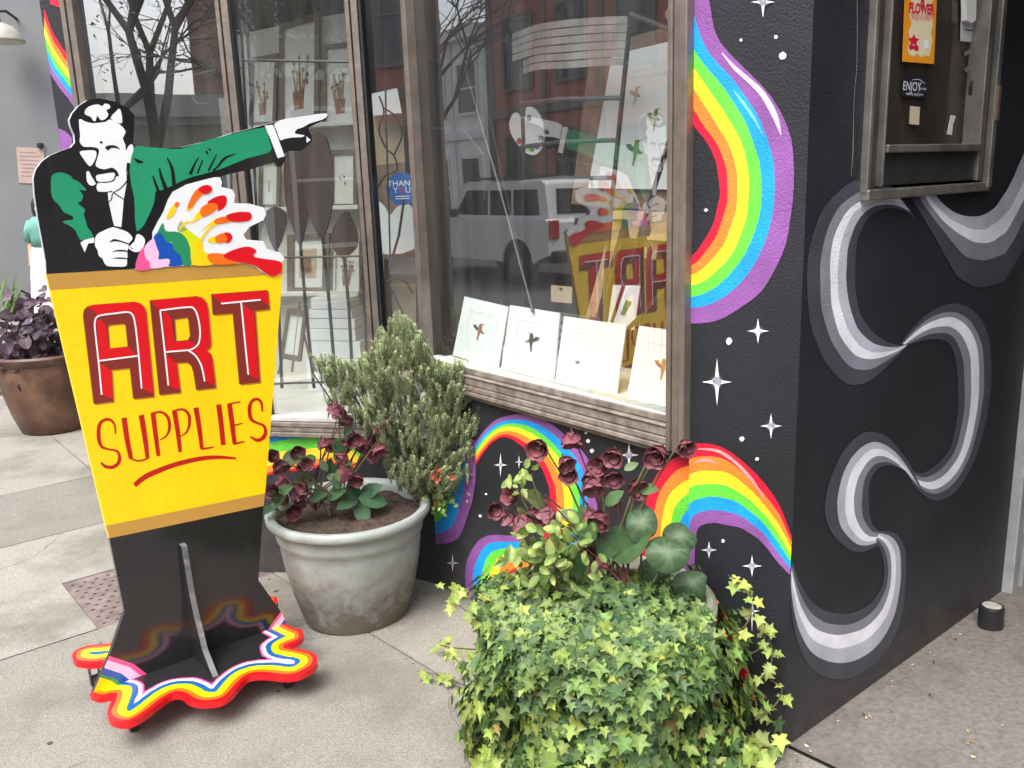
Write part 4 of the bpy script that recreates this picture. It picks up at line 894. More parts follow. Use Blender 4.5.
# ---- veined round leaves
vl = thing('veined_leaf_plant', 'round dark green leaves with pale veins between the hellebore and the wall', 'plant', c2 + Z * .42)
mb = MB(); st = MB(); st.tint = (.11, .13, .05)
VEIN = pbr('veined leaf', (.040, .090, .040), .45, .5, 26, .3, 60, trans=.1, dirt=((.20, .27, .14), 34, .54, .75))
def round_leaf(cx, cy, w, h, o, rot):
    c = v2(cx, cy, o); x = (v2(cx + 10, cy, o) - c).normalized(); s = (v2(cx + w / 2, cy, o) - c).length; sh = s * h / w
    nn = (to_cam * .8 + Z * .6).normalized(); y = (Z - nn * nn.z).normalized()
    n = 26; cen = c + nn * .0; ring = []
    for k in range(n):
        a = 2 * math.pi * k / n + rot; r = 1 - .30 * max(0, math.cos(2 * math.pi * k / n + math.pi * .5)) ** 6 * 1.0
        ring.append(c + x * math.cos(a) * s * r + y * math.sin(a) * sh * r + nn * (.010 * math.cos(2 * a) - .014))
    pal, drk = (.115, .175, .085), (.032, .075, .033)
    ids = [mb.pt(p, mixc(drk, pal, .12 + U(0, .1))) for p in ring]; mid_ = [mb.pt(c + (p - c) * (.55 + U(-.06, .06)) + nn * (.011 + U(-.002, .002)), mixc(drk, pal, U(.3, .95) if RND() < .4 else U(.0, .35))) for k, p in enumerate(ring)]; ci = mb.pt(cen, pal)
    for k in range(n):
        j = (k + 1) % n; mb.f.append([ids[k], ids[j], mid_[j], mid_[k]]); mb.m.append(0); mb.f.append([mid_[k], mid_[j], ci]); mb.m.append(0)
    st.tube([v2(640, 610, .05), v2((cx + 640) / 2, (cy + 610) / 2, o + .03), c - nn * .006], [.004, .003, .0025], 6)
for a in ((642, 523, 32, 44, -.06, .3), (680, 536, 36, 34, -.02, 2.2), (668, 552, 46, 40, -.1, 2.6), (692, 583, 40, 30, -.02, 1.5), (655, 570, 34, 30, .0, .4), (622, 545, 18, 20, .02, 0)): round_leaf(*a)
mb.build('leaves', LEAF, vl, smooth=True); st.build('stem', STEM, vl)
# ---- rosemary
rm_ = thing('rosemary_bush', 'bushy grey green rosemary standing in the grey green pot', 'shrub', c1 + Z * .38)
mb = MB(); st = MB()
SIL = [(310, 356), (330, 352), (350, 362), (368, 352), (378, 330), (392, 316), (402, 312), (420, 328), (428, 345), (432, 358), (446, 362), (458, 358), (470, 358), (482, 366), (490, 378), (497, 392), (492, 410), (500, 428), (488, 448), (470, 462), (455, 478), (440, 482), (420, 478), (395, 476), (385, 455), (378, 430), (362, 415), (350, 405), (335, 392), (325, 376)]
def insil(x, y):
    c = False; j = len(SIL) - 1
    for i in range(len(SIL)):
        xi, yi = SIL[i]; xj, yj = SIL[j]
        if (yi > y) != (yj > y) and x < (xj - xi) * (y - yi) / (yj - yi) + xi: c = not c
        j = i
    return c
RG, RT, RO = (.20, .25, .135), (.50, .58, .29), (.33, .40, .215)
def sprig(p, d, L, n, tipc):
    d = d.normalized(); side = d.cross(rv(1)).normalized(); bend = side * U(-.3, .3)
    pts = [p - d * L * (1 - t) + bend * L * (t * t - t) - Z * L * .18 * (1 - t * t) for t in (0, .33, .66, 1)]
    st.tint = (.10, .075, .045); st.tube(pts, [.002, .0018, .0014, .0008], 3, cap=False)
    for k in range(n):
        t = (k + .5) / n; i = min(int(t * 3), 2); q = pts[i].lerp(pts[i + 1], t * 3 - i); ax = (pts[i + 1] - pts[i]).normalized()
        s1 = ax.cross(side).normalized() if abs(ax.dot(side)) < .98 else ax.cross(Z); s2 = ax.cross(s1)
        for w in range(5):
            a = k * 1.9 + w * 1.2566 + U(-.3, .3)
            nd = ((s1 * math.cos(a) + s2 * math.sin(a)) * U(.6, 1.1) + ax * U(.5, 1.3) + rv(.15)).normalized()
            l = U(.013, .024) * (1.05 - .45 * t); wv = nd.cross(ax).normalized() * U(.0010, .0016)
            c = vary(mixc(mixc(RG, RO, RND()), tipc, max(0, t - .3) / .7), .25)
            b = mb.pt(q, c); m1 = mb.pt(q + nd * l * .55 + wv, c); m0 = mb.pt(q + nd * l * .55 - wv, c); tp = mb.pt(q + nd * l - Z * l * .12, c)
            mb.f.append([b, m1, tp, m0]); mb.m.append(0)
root = v1(418, 500, .02); cnt = 0
tries = 0
while cnt < 1250 and tries < 20000:
    tries += 1
    x, y = (U(305, 502), U(312, 485)) if cnt < 900 else (U(430, 502), U(356, 475))
    if not insil(x, y): continue
    # gaps between the plumes
    if math.sin(x * .16 + y * .05) * math.sin(y * .11 - x * .04) < -.62: continue
    cnt += 1
    o = U(-.15, .13); p = v1(x, y, o)
    d = (p - root).normalized() * .65 + Z * .45 + rv(.6); L = U(.04, .08)
    sprig(p, d, L, 15, mixc(RT, RO, U(0, .6)))
edge = 0
while edge < 420:
    i = random.randrange(len(SIL)); a_, b_ = SIL[i - 1], SIL[i]; t_ = RND(); x = a_[0] + (b_[0] - a_[0]) * t_; y = a_[1] + (b_[1] - a_[1]) * t_; q = U(-.02, .20)
    x, y = x + (418 - x) * q, y + (430 - y) * q; edge += 1
    p = v1(x, y, U(-.13, .13)); d = (p - root).normalized() * .9 + Z * .35 + rv(.5); sprig(p, d, U(.04, .08), 14, mixc(RT, RO, U(0, .5)))
tips = [(312, 360), (345, 368), (392, 322), (418, 335), (455, 364), (478, 366), (492, 390), (496, 428), (470, 455), (440, 400), (400, 400), (372, 395), (425, 430), (455, 420), (385, 360), (410, 370)]
for (x, y) in tips:
    o = U(-.1, .08); p = v1(x, y + 12, o); m = root.lerp(p, .5) + Vc((U(-.03, .03), 0, -.01)); st.tint = vary((.11, .085, .06))
    pts = [Vc(q) for q in smooth_line([tuple(root + rv(.02)), tuple(root.lerp(m, .5) + rv(.012)), tuple(m), tuple(m.lerp(p, .5) + rv(.01)), tuple(p)], 4)]
    st.tube(pts, [.007 - .005 * i / len(pts) for i in range(len(pts))], 6)
    for k in range(9):
        i = int(len(pts) * U(.35, .98)) - 1; sprig(pts[i], (pts[min(i + 1, len(pts) - 1)] - pts[max(i - 1, 0)]).normalized() + rv(.8) + Z * .3, U(.05, .08), 12, RT)
mb.build('needles', NEEDLE, rm_); st.build('branches', STEM, rm_)
# ---- small flowering plant at the right rim of that pot
sp_ = thing('bedding_plant', 'small trailing plant with orange blooms hanging over the pot rim', 'plant', v1(448, 490))
mb = MB(); v1b = v1
for i in range(90):
    x, y = random.gauss(447, 12), random.gauss(486, 17)
    if y > 514: continue
    leaf(mb, v1(x, y, U(-.12, .1)), rv(1) - Z * .3, to_cam + Z * .6 + rv(.4), U(.018, .032), OVAL, vary(mixc((.10, .16, .06), (.28, .34, .12), RND())), .2)
mb.build('leaves', LEAF, sp_)
mb = MB()
for i in range(10):
    p = v1(random.gauss(450, 9), random.gauss(476, 6), U(-.16, -.08))
    for k in range(5): leaf(mb, p, rv(1) + to_cam * .3, to_cam, .014, ROUND, vary((.36, .09, .04)), .2)
mb.build('blossom', PETAL, sp_)
# ---- purple leaves and grass in the far pot
v3 = viewplane(c3)
hp = thing('coral_bells', 'mound of dark purple ruffled leaves in the brown pot', 'plant', c3 + Z * .56); mb = MB()
for i in range(420):
    x, y = random.gauss(36, 24), random.gauss(337, 26)
    if x > 84 or y < 286 or y > 400 or x < -30: continue
    if y > 372 and x > 24: continue
    c = vary(mixc((.055, .030, .045), (.16, .11, .14), RND() ** 2), .25); leaf(mb, v3(x, y, U(-.3, .2)), rv(1) - Z * .3, to_cam + Z * .9 + rv(.5), U(.05, .085), ROUND, c, .3, None, mixc(c, (.02, .01, .02), .3), .2)
mb.build('leaves', LEAF, hp)
gp_ = thing('grass_tuft', 'tuft of upright green blades above the purple leaves', 'plant', c3 + Z * .56); mb = MB()
for i in range(22):
    b = v3(U(-8, 16), 320, U(-.05, .1)); tp = v3(U(-12, 28), U(268, 305), U(-.1, .1)); mb.tint = vary((.12, .19, .07)); w = Vc((.010, 0, 0))
    m = b.lerp(tp, .55) + rv(.02); mb.face([b - w, b + w, m + w, m - w]); mb.face([m - w, m + w, tp])
mb.build('blades', LEAF, gp_)
# ---- litter
mb = MB()
for i in range(46):
    if i < 34: x = U(795, 990); y = 752 - .74 * (x - 789) + abs(random.gauss(0, 9)) + 3
    else: x, y = U(830, 1020), U(640, 760)
    p = ground(x, y, .009); mb.tint = vary(random.choice([(.42, .33, .16), (.5, .42, .3), (.55, .5, .42), (.06, .05, .04), (.25, .13, .06)]), .2)
    u_ = Vc((U(-1, 1), U(-1, 1), 0)).normalized(); v_ = Vc((-u_.y, u_.x, U(-.3, .3))); s = U(.003, .008) if i < 38 else U(.005, .010)
    mb.face([p - u_ * s, p - v_ * s * .6, p + u_ * s + Z * .003, p + v_ * s * .6])
for x, y in ((900, 654), (905, 655), (866, 718), (870, 717)):
    p = ground(x, y, .010); mb.tint = (.5, .38, .18); u_ = rv(1); u_.z = .1; mb.face([p - u_ * .009, p + Vc((.006, 0, 0)), p + u_ * .009, p + Vc((0, .008, .003))])
kind(mb.build('litter', leafmat('litter', .8, 0)), 'stuff')
# ---- short pipe stub by the door
ps = ground(990, 627); t = thing('pipe_stub', 'short black capped pipe stub standing by the door jamb', 'pipe', ps)
mb = MB(); mb.lathe(ps, [(.038, 0), (.04, .004), (.039, .075), (.037, .08), (.030, .081), (.0295, .07)], 24); mb.build('pipe', BLKMET, t)
mb = MB(); mb.lathe(ps + Z * .068, [(.031, 0), (.031, .012), (.02, .016)], 20); mb.build('cement_fill', pbr('cement', (.3, .29, .27), .9, .3, 40), t)
# ------------------------------------------------------------------ behind the street window
def bil(q, u, v):
    top = (q[0][0] + (q[1][0] - q[0][0]) * u, q[0][1] + (q[1][1] - q[0][1]) * u); bot = (q[3][0] + (q[2][0] - q[3][0]) * u, q[3][1] + (q[2][1] - q[3][1]) * u)
    return (top[0] + (bot[0] - top[0]) * v, top[1] + (bot[1] - top[1]) * v)
TAN = pbr('bird rust', (.34, .13, .06), .7, .3, 60); BGR = pbr('bird green', (.16, .24, .05), .7, .4, 60); BDK = pbr('bird dark', (.06, .06, .055), .7, .3, 60); BPL = pbr('bird pale', (.55, .42, .28), .7, .2, 60)
MATL = pbr('mat bevel shade', (.74, .75, .78), .7); SEPIA = pbr('sepia ink', (.40, .26, .14), .7, .5, 60)
PN = (dR * -.3 + Z * .07).normalized(); PP = W(0, .10, .865)
def plane_of(P, n): return lambda x, y, o=0: hit(x, y, P - n * o, n)
def bird(mb, f, cx, cy, s, flip, cols):
    p = lambda pts: [f(cx + x * s * flip, cy + y * s) for x, y in pts]
    body, wing, wing2 = cols
    mb.sheet(p([(-.06, -.42), (.08, -.44), (.15, -.30), (.14, -.05), (.05, .25), (-.02, .5), (-.10, .48), (-.08, .2), (-.12, -.05), (-.10, -.28)]), body)
    mb.sheet(p([(.08, -.40), (.34, -.47), (.10, -.34)]), wing2)
    mb.sheet(p([(-.08, -.15), (-.30, -.30), (-.55, -.28), (-.40, -.12), (-.14, .0)]), wing)
    mb.sheet(p([(.12, -.15), (.26, -.02), (.42, .05), (.22, .08), (.10, .02)]), wing2)
def art_print(name, label, q, f, th, group, art, back=None):
    mb = MB(); n_ = (f(*q[0]) - f(*q[1])).cross(f(*q[0]) - f(*q[3])).normalized()
    if n_.dot(CAM - f(*q[0])) > 0: n_ = -n_
    mb.prism([f(*p) for p in q], n_ * th, 0, 0)
    g = lambda u, v, o=-.0008: f(*bil(q, u, v), o)
    for (u0, u1, v0, v1) in ((.2, .8, .2, .215), (.2, .8, .79, .80), (.2, .215, .2, .8), (.79, .8, .2, .8)): mb.sheet([g(u0, v0), g(u1, v0), g(u1, v1), g(u0, v1)], 1)
    art(mb, lambda u, v: g(u, v, -.0014))
    o = mb.build(name, [WHITEP, MATL, TAN, BGR, BDK, BPL, SEPIA], loc=sum((f(*p) for p in (q[2], q[3])), Vc()) / 2)
    tag(o, label, 'art print', group); return o
pf = plane_of(PP, PN); GP = 'hummingbird prints along the window sill'
art_print('art_print', 'white matted print of a rust coloured hummingbird, first from the left on the sill', [(464.5, 296.4), (508.4, 306.7), (498, 369.7), (452.7, 355)], pf, .005, GP, lambda m, f: bird(m, f, .46, .50, .30, 1, (2, 4, 4)))
art_print('art_print', 'white matted print of a green winged hummingbird with dark tail', [(510, 305), (559.7, 313), (553.8, 381), (501, 368)], pf, .005, GP, lambda m, f: bird(m, f, .50, .50, .30, -1, (4, 4, 3)))
art_print('art_print', 'white matted sheet that is almost blank with one tiny grey mark', [(564, 316), (626, 325), (616, 398), (555, 383)], pf, .005, GP, lambda m, f: m.sheet([f(.27, .62), (f(.33, .60)), f(.36, .64), f(.29, .66)], 4))
art_print('art_print', 'white matted print of a pale rust hummingbird facing right, beside the corner post', [(639, 325.7), (692, 333), (688, 419), (627, 396)], pf, .005, GP, lambda m, f: bird(m, f, .52, .50, .30, 1, (2, 2, 5)))
rr = lambda r: (lambda x, y, o=0: onR(x, y, r + o))
big = [(612, 55), (692, 36), (692, 190), (588, 188)]
def bigart(m, f):
    bird(m, f, .36, .34, .15, 1, (5, 5, 2)); bird(m, f, .60, .52, .17, 1, (3, 3, 4)); bird(m, f, .42, .74, .20, 1, (3, 4, 3))
art_print('art_print', 'large white sheet with three hummingbirds standing on the wooden easel', big, rr(.44), .006, None, bigart)
ez = W(.5, .44, -.05); eas = thing('easel', 'brown and pale wood easel holding the large hummingbird sheet', 'easel', ez)
def slab(f, q, th, m=0): mb.prism([f(*p) for p in q], dR * th, m, m)
mb = MB(); slab(rr(.455), [(590, 50), (612, 42), (692, 20), (692, 213), (571, 204)], .02); mb.build('back_board', BRWOOD, eas)
mb = MB(); slab(rr(.40), [(612, 211), (690, 214), (690, 222), (612, 219)], .07); slab(rr(.39), [(627, 219), (690, 222), (686, 243), (630, 238)], .015); mb.build('tray', WOOD, eas)
mb = MB(); slab(rr(.41), [(645, 240), (658, 242), (656, 260), (644, 258)], .03); mb.build('peg', WOOD, eas)
for q in ([(612, 222), (622, 222), (592, 330), (582, 330)], [(676, 240), (690, 240), (700, 420), (690, 420)]):
    mb = MB(); slab(rr(.425), q, .03); mb.build('leg', WOOD, eas)
mb = MB(); mb.tube([onR(672, 14, .40), onR(672, 14, .50)], .022, 16); mb.tube([onR(672, 14, .49), onR(672, 60, .49)], .012, 8); mb.build('mast', WOOD, eas)
# metal rack
rk = thing('metal_rack', 'dark metal rack with a slatted curved header and hoop rails behind the street window', 'rack', W(.9, .3, .862))
mb = MB()
R1 = .24
mb.tube([onR(631, 14, R1), onR(622, 100, R1), onR(612, 200, R1), onR(600, 345, R1)], .008, 8)
mb.tube([onR(521, 62, R1 + .05), onR(524, 165, R1 + .05), onR(522, 340, R1 + .05)], .007, 8)
mb.build('upright', BLKMET, rk)
mb = MB()
for y0, y1 in ((104, 98), (147, 140), (183, 178)): mb.tube([onR(521, y0, R1 + .05), onR(560, y0 - 5, R1 - .02), onR(622 - (y1 - 98) * .1, y1, R1)], .0075, 8)
mb.tube([onR(631, 14, R1), onR(690, 38, R1 - .05)], .008, 8)
mb.build('rail', pbr('dark rail', (.06, .062, .066), .4, .2, 20, metal=.3), rk)
mb = MB()
for k in range(6):
    y = 17 + k * 8.3
    pts = [onR(512 + (k > 3) * 8, y + 17 - k * 1.2, R1 + .14), onR(535, y + 8 - k * .6, R1 + .06), onR(565, y + 3, R1 + .01), onR(600, y, R1 - .005), onR(627, y - 1, R1 - .003)]
    pts = [Vc(p) for p in smooth_line([tuple(p) for p in pts], 4)]
    for i in range(len(pts) - 1): mb.obox(pts[i], pts[i + 1] - pts[i], dR * .006, Z * -.022)
mb.build('slatted_header', pbr('worn galvanised strip', (.34, .30, .29), .45, .3, 12, metal=.3), rk)
mb = MB()
mb.tube([onR(512, 34, R1 + .14), onR(470, 66, R1 + .1), onR(466, 72, R1 + .1)], .006, 8); mb.tube([onR(412, 54, R1 + .2), onR(465, 66, R1 + .1)], .009, 8)
mb.tube([onR(466, 72, R1 + .1), onR(500, 190, R1), onR(533, 312, R1 - .1)], .006, 8); mb.tube([onR(472, 115, R1), onR(464, 130, R1), onR(484, 155, R1), onR(484, 200, R1)], .006, 8)
mb.tube([onR(425, 128, R1 + .1), onR(464, 129, R1 + .05)], .005, 8); mb.tube([onR(478, 60, R1 + .1), onR(505, 190, R1), onR(530, 300, R1 - .08)], .004, 6)
mb.build('brace', BLKMET, rk)
tp = thing('tripod', 'thin dark tripod leaning in front of the large hummingbird sheet', 'tripod', onR(625, 350, .22))
for q in ([(677, 118), (660, 170), (640, 234), (612, 322)], [(642, 235), (650, 250), (640, 330)], [(612, 345), (645, 312), (690, 262)]):
    mb = MB(); mb.tube([onR(x, y, .2) for x, y in q], [.009, .008, .007, .006][:len(q)], 8); mb.build('leg', BLKMET, tp)
mb = MB(); mb.lathe(onR(645, 230, .2), [(.014, -.02), (.02, 0), (.014, .03)], 12); mb.build('knob', pbr('navy knob', (.02, .03, .06), .4), tp)
# palette sign
pc = onR(528, 133, .62); ps_ = thing('palette_sign', 'white palette shaped sign with paint dabs hanging inside the window', 'sign', pc)
mb = MB(); f = rr(.62); pal = smooth_loop([(512, 115), (517, 113), (521, 120), (523, 128), (525, 118), (526, 108), (531, 107), (538, 113), (543, 125), (544, 137), (541, 149), (534, 155), (526, 153), (519, 146), (512, 136), (509, 125)], 3)
mb.prism([f(*p) for p in pal], dR * .008, 0, 0)
for x, y, r, m in ((529, 118, 2.6, 1), (519, 141, 2.6, 2), (528, 147, 3, 3), (532, 149, 2.6, 4), (537, 146, 3, 5), (541, 138, 2.4, 1)):
    mb.sheet([onR(x + math.cos(t * .628) * r, y + math.sin(t * .628) * r * 1.2, .6188) for t in range(10)], m)
mb.build('palette', [WHITEP, BDK, pbr('dab red', (.5, .03, .03)), pbr('dab yellow', (.7, .5, .04)), pbr('dab green', (.05, .3, .06)), pbr('dab blue', (.03, .1, .5))], ps_)
mb = MB(); mb.tube([f(529, 107), Vc((f(529, 107).x, f(529, 107).y, 3.4))], .0015, 5); mb.build('cord', BLKMET, ps_)
# corrugated panel with a tag
mb = MB(); f = rr(.36); L0, L1 = f(512, 272), f(600, 276)
for k in range(28):
    z0 = .863 + k * .0065; zz = lambda z, i: z
    o0 = math.sin(k * 1.3) * .005; o1 = math.sin((k + 1) * 1.3) * .005
    p0 = Vc((L0.x, L0.y, z0)); p1 = Vc((L1.x, L1.y, z0)); mb.face([p0 + dR * o0, p1 + dR * o0, p1 + dR * o1 + Z * .0065, p0 + dR * o1 + Z * .0065])
tag(mb.build('corrugated_panel', pbr('corrugated zinc', (.30, .285, .255), .45, .25, 9, metal=.3), loc=Vc(((L0.x + L1.x) / 2, (L0.y + L1.y) / 2, .863)), smooth=True), 'grey corrugated panel standing behind the hummingbird prints', 'panel')
mb = MB(); f = rr(.33); mb.prism([f(*p) for p in [(551, 285), (572, 287), (571.5, 303.5), (551, 301.5)]], dR * .002, 0, 0); mb.sheet([f(561 + math.cos(t) * 1.8, 289 + math.sin(t) * 1.5, -.001) for t in (0, 1, 2, 3, 4, 5)], 1)
tag(mb.build('paper_tag', [pbr('kraft paper', (.50, .38, .26), .7, .1, 30), BDK], loc=f(561, 303)), 'small square kraft paper tag hanging before the corrugated panel', 'tag')
mb = MB(); f = rr(.30); mb.prism([f(*p) for p in [(613, 285), (640, 286), (634, 330), (607, 328)]], dR * .004, 0, 0); f2 = rr(.299); mb.sheet([f2(*p) for p in [(626, 300), (632, 302), (624, 316), (620, 314)]], 1)
tag(mb.build('greeting_card', [WHITEP, BGR], loc=f(620, 330)), 'small white card with a green sprig standing at the foot of the easel', 'card')
# dim shelves deeper in the shop
for i, (a, r, w_) in enumerate(((.5, 2.2, 1.3), (2.2, 2.2, 1.2))):
    c = W(a, r, -.05); t = thing('shop_shelf', ('empty dark shelf unit deep behind the large easel', 'empty dark shelf unit deep in the shop behind the corner pane')[i], 'shelf', c)
    mb = MB(); mb.abox(a, a + .03, r, r + .3, -.05, 2.2); mb.abox(a + w_ - .03, a + w_, r, r + .3, -.05, 2.2)
    for k in range(6): mb.abox(a + .03, a + w_ - .03, r, r + .3, .1 + k * .4, .125 + k * .4)
    mb.build('case', BRWOOD, t)
# ------------------------------------------------------------------ behind the recessed window
bp = lambda o: (lambda x, y, k=0: onB(x, y, o + k))
sh = thing('display_shelf', 'cream panel with narrow ledges for framed botanical prints', 'display panel', onB(290, 380, .72))
mb = MB(); f = bp(.74); A_, B_ = f(229, 200), f(362, 200)
mb.obox(Vc((A_.x, A_.y, .556)), Vc((B_.x - A_.x, B_.y - A_.y, 0)), BK * .03, Z * 1.42); mb.build('panel', CREAM, sh)
for y in (127, 209, 293):
    mb = MB(); p, q = bp(.62)(226, y), bp(.62)(358, y); mb.obox(p, Vc((q.x - p.x, q.y - p.y, 0)), BK * .118, Z * -.02); bevel(mb.build('ledge', CREAM, sh), .003)
FRG = pbr('grey wood frame', (.17, .125, .095), .55, .3, 20)
mb0 = None
def framed(label, q, o, fw, art, fm=FRG, group='framed botanical prints on the ledges'):
    f = bp(o); c = f(*q[3]).lerp(f(*q[2]), .5)
    t = thing('framed_print', label, 'framed print', c, group)
    inner = [bil(q, fw, fw * .55), bil(q, 1 - fw, fw * .55), bil(q, 1 - fw, 1 - fw * .55), bil(q, fw, 1 - fw * .55)]
    mb = MB(); mb.prism([f(*p) for p in q], BK * .022, 0, 0, None, [[f(*p) for p in inner]]); mb.build('frame', fm, t)
    mb = MB(); f2 = bp(o + .012); mb.sheet([f2(*p) for p in inner], 0); f3 = bp(o + .011)
    art(mb, lambda u, v: f3(*bil(inner, u, v))); mb.build('picture', [PAPERG, SEPIA, TAN, BDK, BPL], t)
def botanic(seed):
    def art(mb, f):
        R = random.Random(seed)
        for k in range(11):
            x, y = .5 + R.uniform(-.15, .15), .78
            tx, ty = .5 + R.uniform(-.32, .32), R.uniform(.35, .62); w = R.uniform(.02, .05)
            mb.sheet([f(x - w, y), f(x + w, y), f(tx + w * .4, ty), f(tx - w * .4, ty)], R.choice([1, 2, 1, 4]))
            mb.sheet([f(tx + math.cos(a) * R.uniform(.03, .07), ty + math.sin(a) * R.uniform(.015, .035)) for a in range(6)], R.choice([1, 2, 3, 1]))
        mb.sheet([f(.3, .70), f(.68, .68), f(.66, .88), f(.36, .90)], 2)
    return art
def slab2(name, label, q, o, th, mat, cat, grp):
    f = bp(o); mb = MB(); mb.prism([f(*p) for p in q], BK * th, 0, 0); tag(mb.build(name, mat, loc=f(*q[3]).lerp(f(*q[2]), .5)), label, cat, grp)
slab2('blank_board', 'plain white mount board behind the left framed botanical print', [(231, 36), (279, 26), (279, 126.5), (231, 126.5)], .70, .006, PAPERG, 'board', 'blank mount boards')
slab2('blank_board', 'plain white mount board behind the framed botanical print next to the mullion', [(321, 17), (356, 11), (356, 126.5), (321, 126.5)], .70, .006, PAPERG, 'board', 'blank mount boards')
framed('grey framed botanical print, shortest and leftmost on the top ledge', [(250, 58), (278, 53), (275, 126.5), (249, 126.5)], .66, .12, botanic(1))
framed('grey framed botanical print, tallest and in the middle of the top ledge', [(279, 24), (319, 12), (318, 126.5), (279, 126.5)], .645, .11, botanic(2))
framed('grey framed botanical print on the top ledge nearest the mullion', [(323, 45), (358, 41), (358, 126.5), (322, 126.5)], .66, .10, botanic(3))
framed('slim framed print on the middle ledge under the pointing arm', [(259, 160), (280, 158), (279, 208.5), (258, 208.5)], .66, .15, lambda m, f: m.sheet([f(.4, .4), f(.6, .4), f(.55, .7), f(.45, .7)], 4))
framed('framed print with small dark sprigs on the middle ledge near the mullion', [(329, 150), (357, 149), (357, 208.5), (329, 208.5)], .66, .14, lambda m, f: [m.sheet([f(u, v), f(u + .1, v + .02), f(u + .06, v + .1)], 3) for u, v in ((.3, .45), (.5, .42), (.55, .55))])
framed('framed sepia print on the lowest ledge behind the brown paddles', [(287, 235), (329, 233), (328, 292.5), (287, 292.5)], .66, .15, lambda m, f: [m.sheet([f(.2, .2), f(.8, .2), f(.8, .8), f(.2, .8)], 4), m.sheet([f(.35, .4), f(.6, .35), f(.65, .7), f(.4, .72)], 1)])
framed('frameless rust botanical sheet on the lowest ledge near the mullion', [(334, 243), (359, 241), (359, 292.5), (333, 292.5)], .66, .06, botanic(5), PAPERG)
eb = thing('tabletop_easel', 'small grey easel with a framed print standing on the display floor', 'easel', onB(290, 372, .5))
f = bp(.5)
mb = MB(); q = [(287, 309), (306, 311), (300, 362), (279, 358)]; inn = [bil(q, .14, .1), bil(q, .86, .1), bil(q, .86, .9), bil(q, .14, .9)]
mb.prism([f(*p) for p in q], BK * .02, 0, 0, None, [[f(*p) for p in inn]]); mb.build('frame', FRG, eb)
mb = MB(); mb.sheet([bp(.51)(*p) for p in inn]); mb.build('picture', PAPERG, eb)
for q in ([(300, 302), (292, 372)], [(303, 330), (313, 372)], [(284, 352), (278, 374)]): mb = MB(); mb.tube([bp(.515)(*p) for p in q], .006, 6); mb.build('leg', FRG, eb)
# stacked white boxes
zz = .556; base = bp(.52)(336, 380)
for i, (w_, h_) in enumerate(((.30, .17), (.27, .085), (.24, .06), (.235, .05), (.22, .045), (.20, .055))):
    c = Vc((base.x, base.y, zz)) + dB * U(-.006, .006); mb = MB(); mb.obox(c - dB * w_ / 2 + BK * 0, dB * w_, BK * (w_ * .7), Z * (h_ - .003))
    lab = ['biggest white box at the bottom of the stack on the display floor', 'second white box from the bottom of the stack', 'third white box from the bottom of the stack', 'fourth white box in the stack, just above its middle', 'thin white box just under the top of the stack', 'smallest white box on top of the stack'][i]
    tag(bevel(mb.build('white_box', WHITEP, loc=c), .003), lab, 'box', 'stacked white boxes'); zz += h_
# paddles on black poles
PAD = pbr('dark brown lacquer', (.055, .030, .024), .4, .3, 9)
for lab, bl_, pole, o in (('brown paddle with a long blade, left one of the overlapping pair', [(284, 165), (289, 150), (299, 141), (308, 146), (311, 180), (308, 212), (304, 232), (300, 245), (294, 232), (286, 205)], [(300, 240), (306, 310), (314, 388)], .22),
                          ('brown paddle with the tallest blade, right one of the overlapping pair', [(301, 158), (308, 139), (319, 133), (328, 143), (333, 175), (332, 205), (327, 228), (322, 238), (315, 230), (306, 205)], [(322, 232), (329, 300), (336, 386)], .20),
                          ('small brown paddle half hidden behind the paint splash', [(264, 216), (270, 208), (279, 208), (286, 216), (283, 235), (276, 250), (270, 240), (266, 225)], [(276, 246), (279, 320), (282, 388)], .24),
                          ('brown paddle with a short pointed blade beside the mullion', [(345, 211), (352, 221), (357, 233), (357, 246), (350, 254), (345, 259), (338, 255), (330, 242), (335, 225)], [(344, 255), (349, 310), (353, 384)], .21)):
    f = bp(o); t = thing('paddle', lab, 'paddle', f(*pole[-1]), 'brown paddles on poles')
    mb = MB(); mb.prism([f(*p) for p in smooth_loop(bl_, 3)], BK * .014, 0, 0); bevel(weld(mb.build('blade', PAD, t)), .004)
    mb = MB(); mb.tube([f(p[0], p[1], .007) for p in pole], .0075, 8); mb.build('pole', BLKMET, t)
wr = thing('wire_rack', 'black wire display frame with ladder rungs standing inside the recessed window', 'display frame', onB(240, 392, .12)); f = bp(.14)
mb = MB()
for x0, x1 in ((222, 232), (237, 250), (243, 256), (346, 360)): mb = MB(); mb.tube([f(x0, -60), f(x1, 200), f(x1 + 8, 388)], .006, 6); mb.build('upright', BLKMET, wr)
for p, q, r_ in [((225, y + 1), (241, y), .004) for y in (31, 68, 98, 130)] + [((243, 60), (350, 62), .006), ((262, 258), (360, 256), .005), ((262, 384), (362, 381), .005)]:
    mb = MB(); mb.tube([f(*p), f(*q)], r_, 6); mb.build('rung', BLKMET, wr)
wh = thing('wire_hanger', 'bent black wire sculpture behind the left recessed pane', 'wire sculpture', onB(170, 200, .3)); f = bp(.3); mb = MB()
for q in ([(138, -10), (136, 8), (128, 30), (118, 42)], [(98, -20), (100, 52), (104, 100)], [(100, 52), (116, 46), (134, 40), (141, 48), (144, 58), (156, 54), (162, 58), (166, 78), (165, 110), (170, 180)], [(144, 58), (128, 63)], [(154, 82), (186, 77), (216, 70)], [(187, 46), (186, 72), (190, 92), (198, 104), (212, 102)], [(190, 39), (208, 35)], [(174, 60), (172, 90), (160, 104), (158, 150)], [(172, 64), (168, 95), (168, 180)]):
    mb.tube([Vc(p) for p in smooth_line([tuple(f(*p)) for p in q], 4)], .0055, 6)
mb.build('wire', BLKMET, wh)
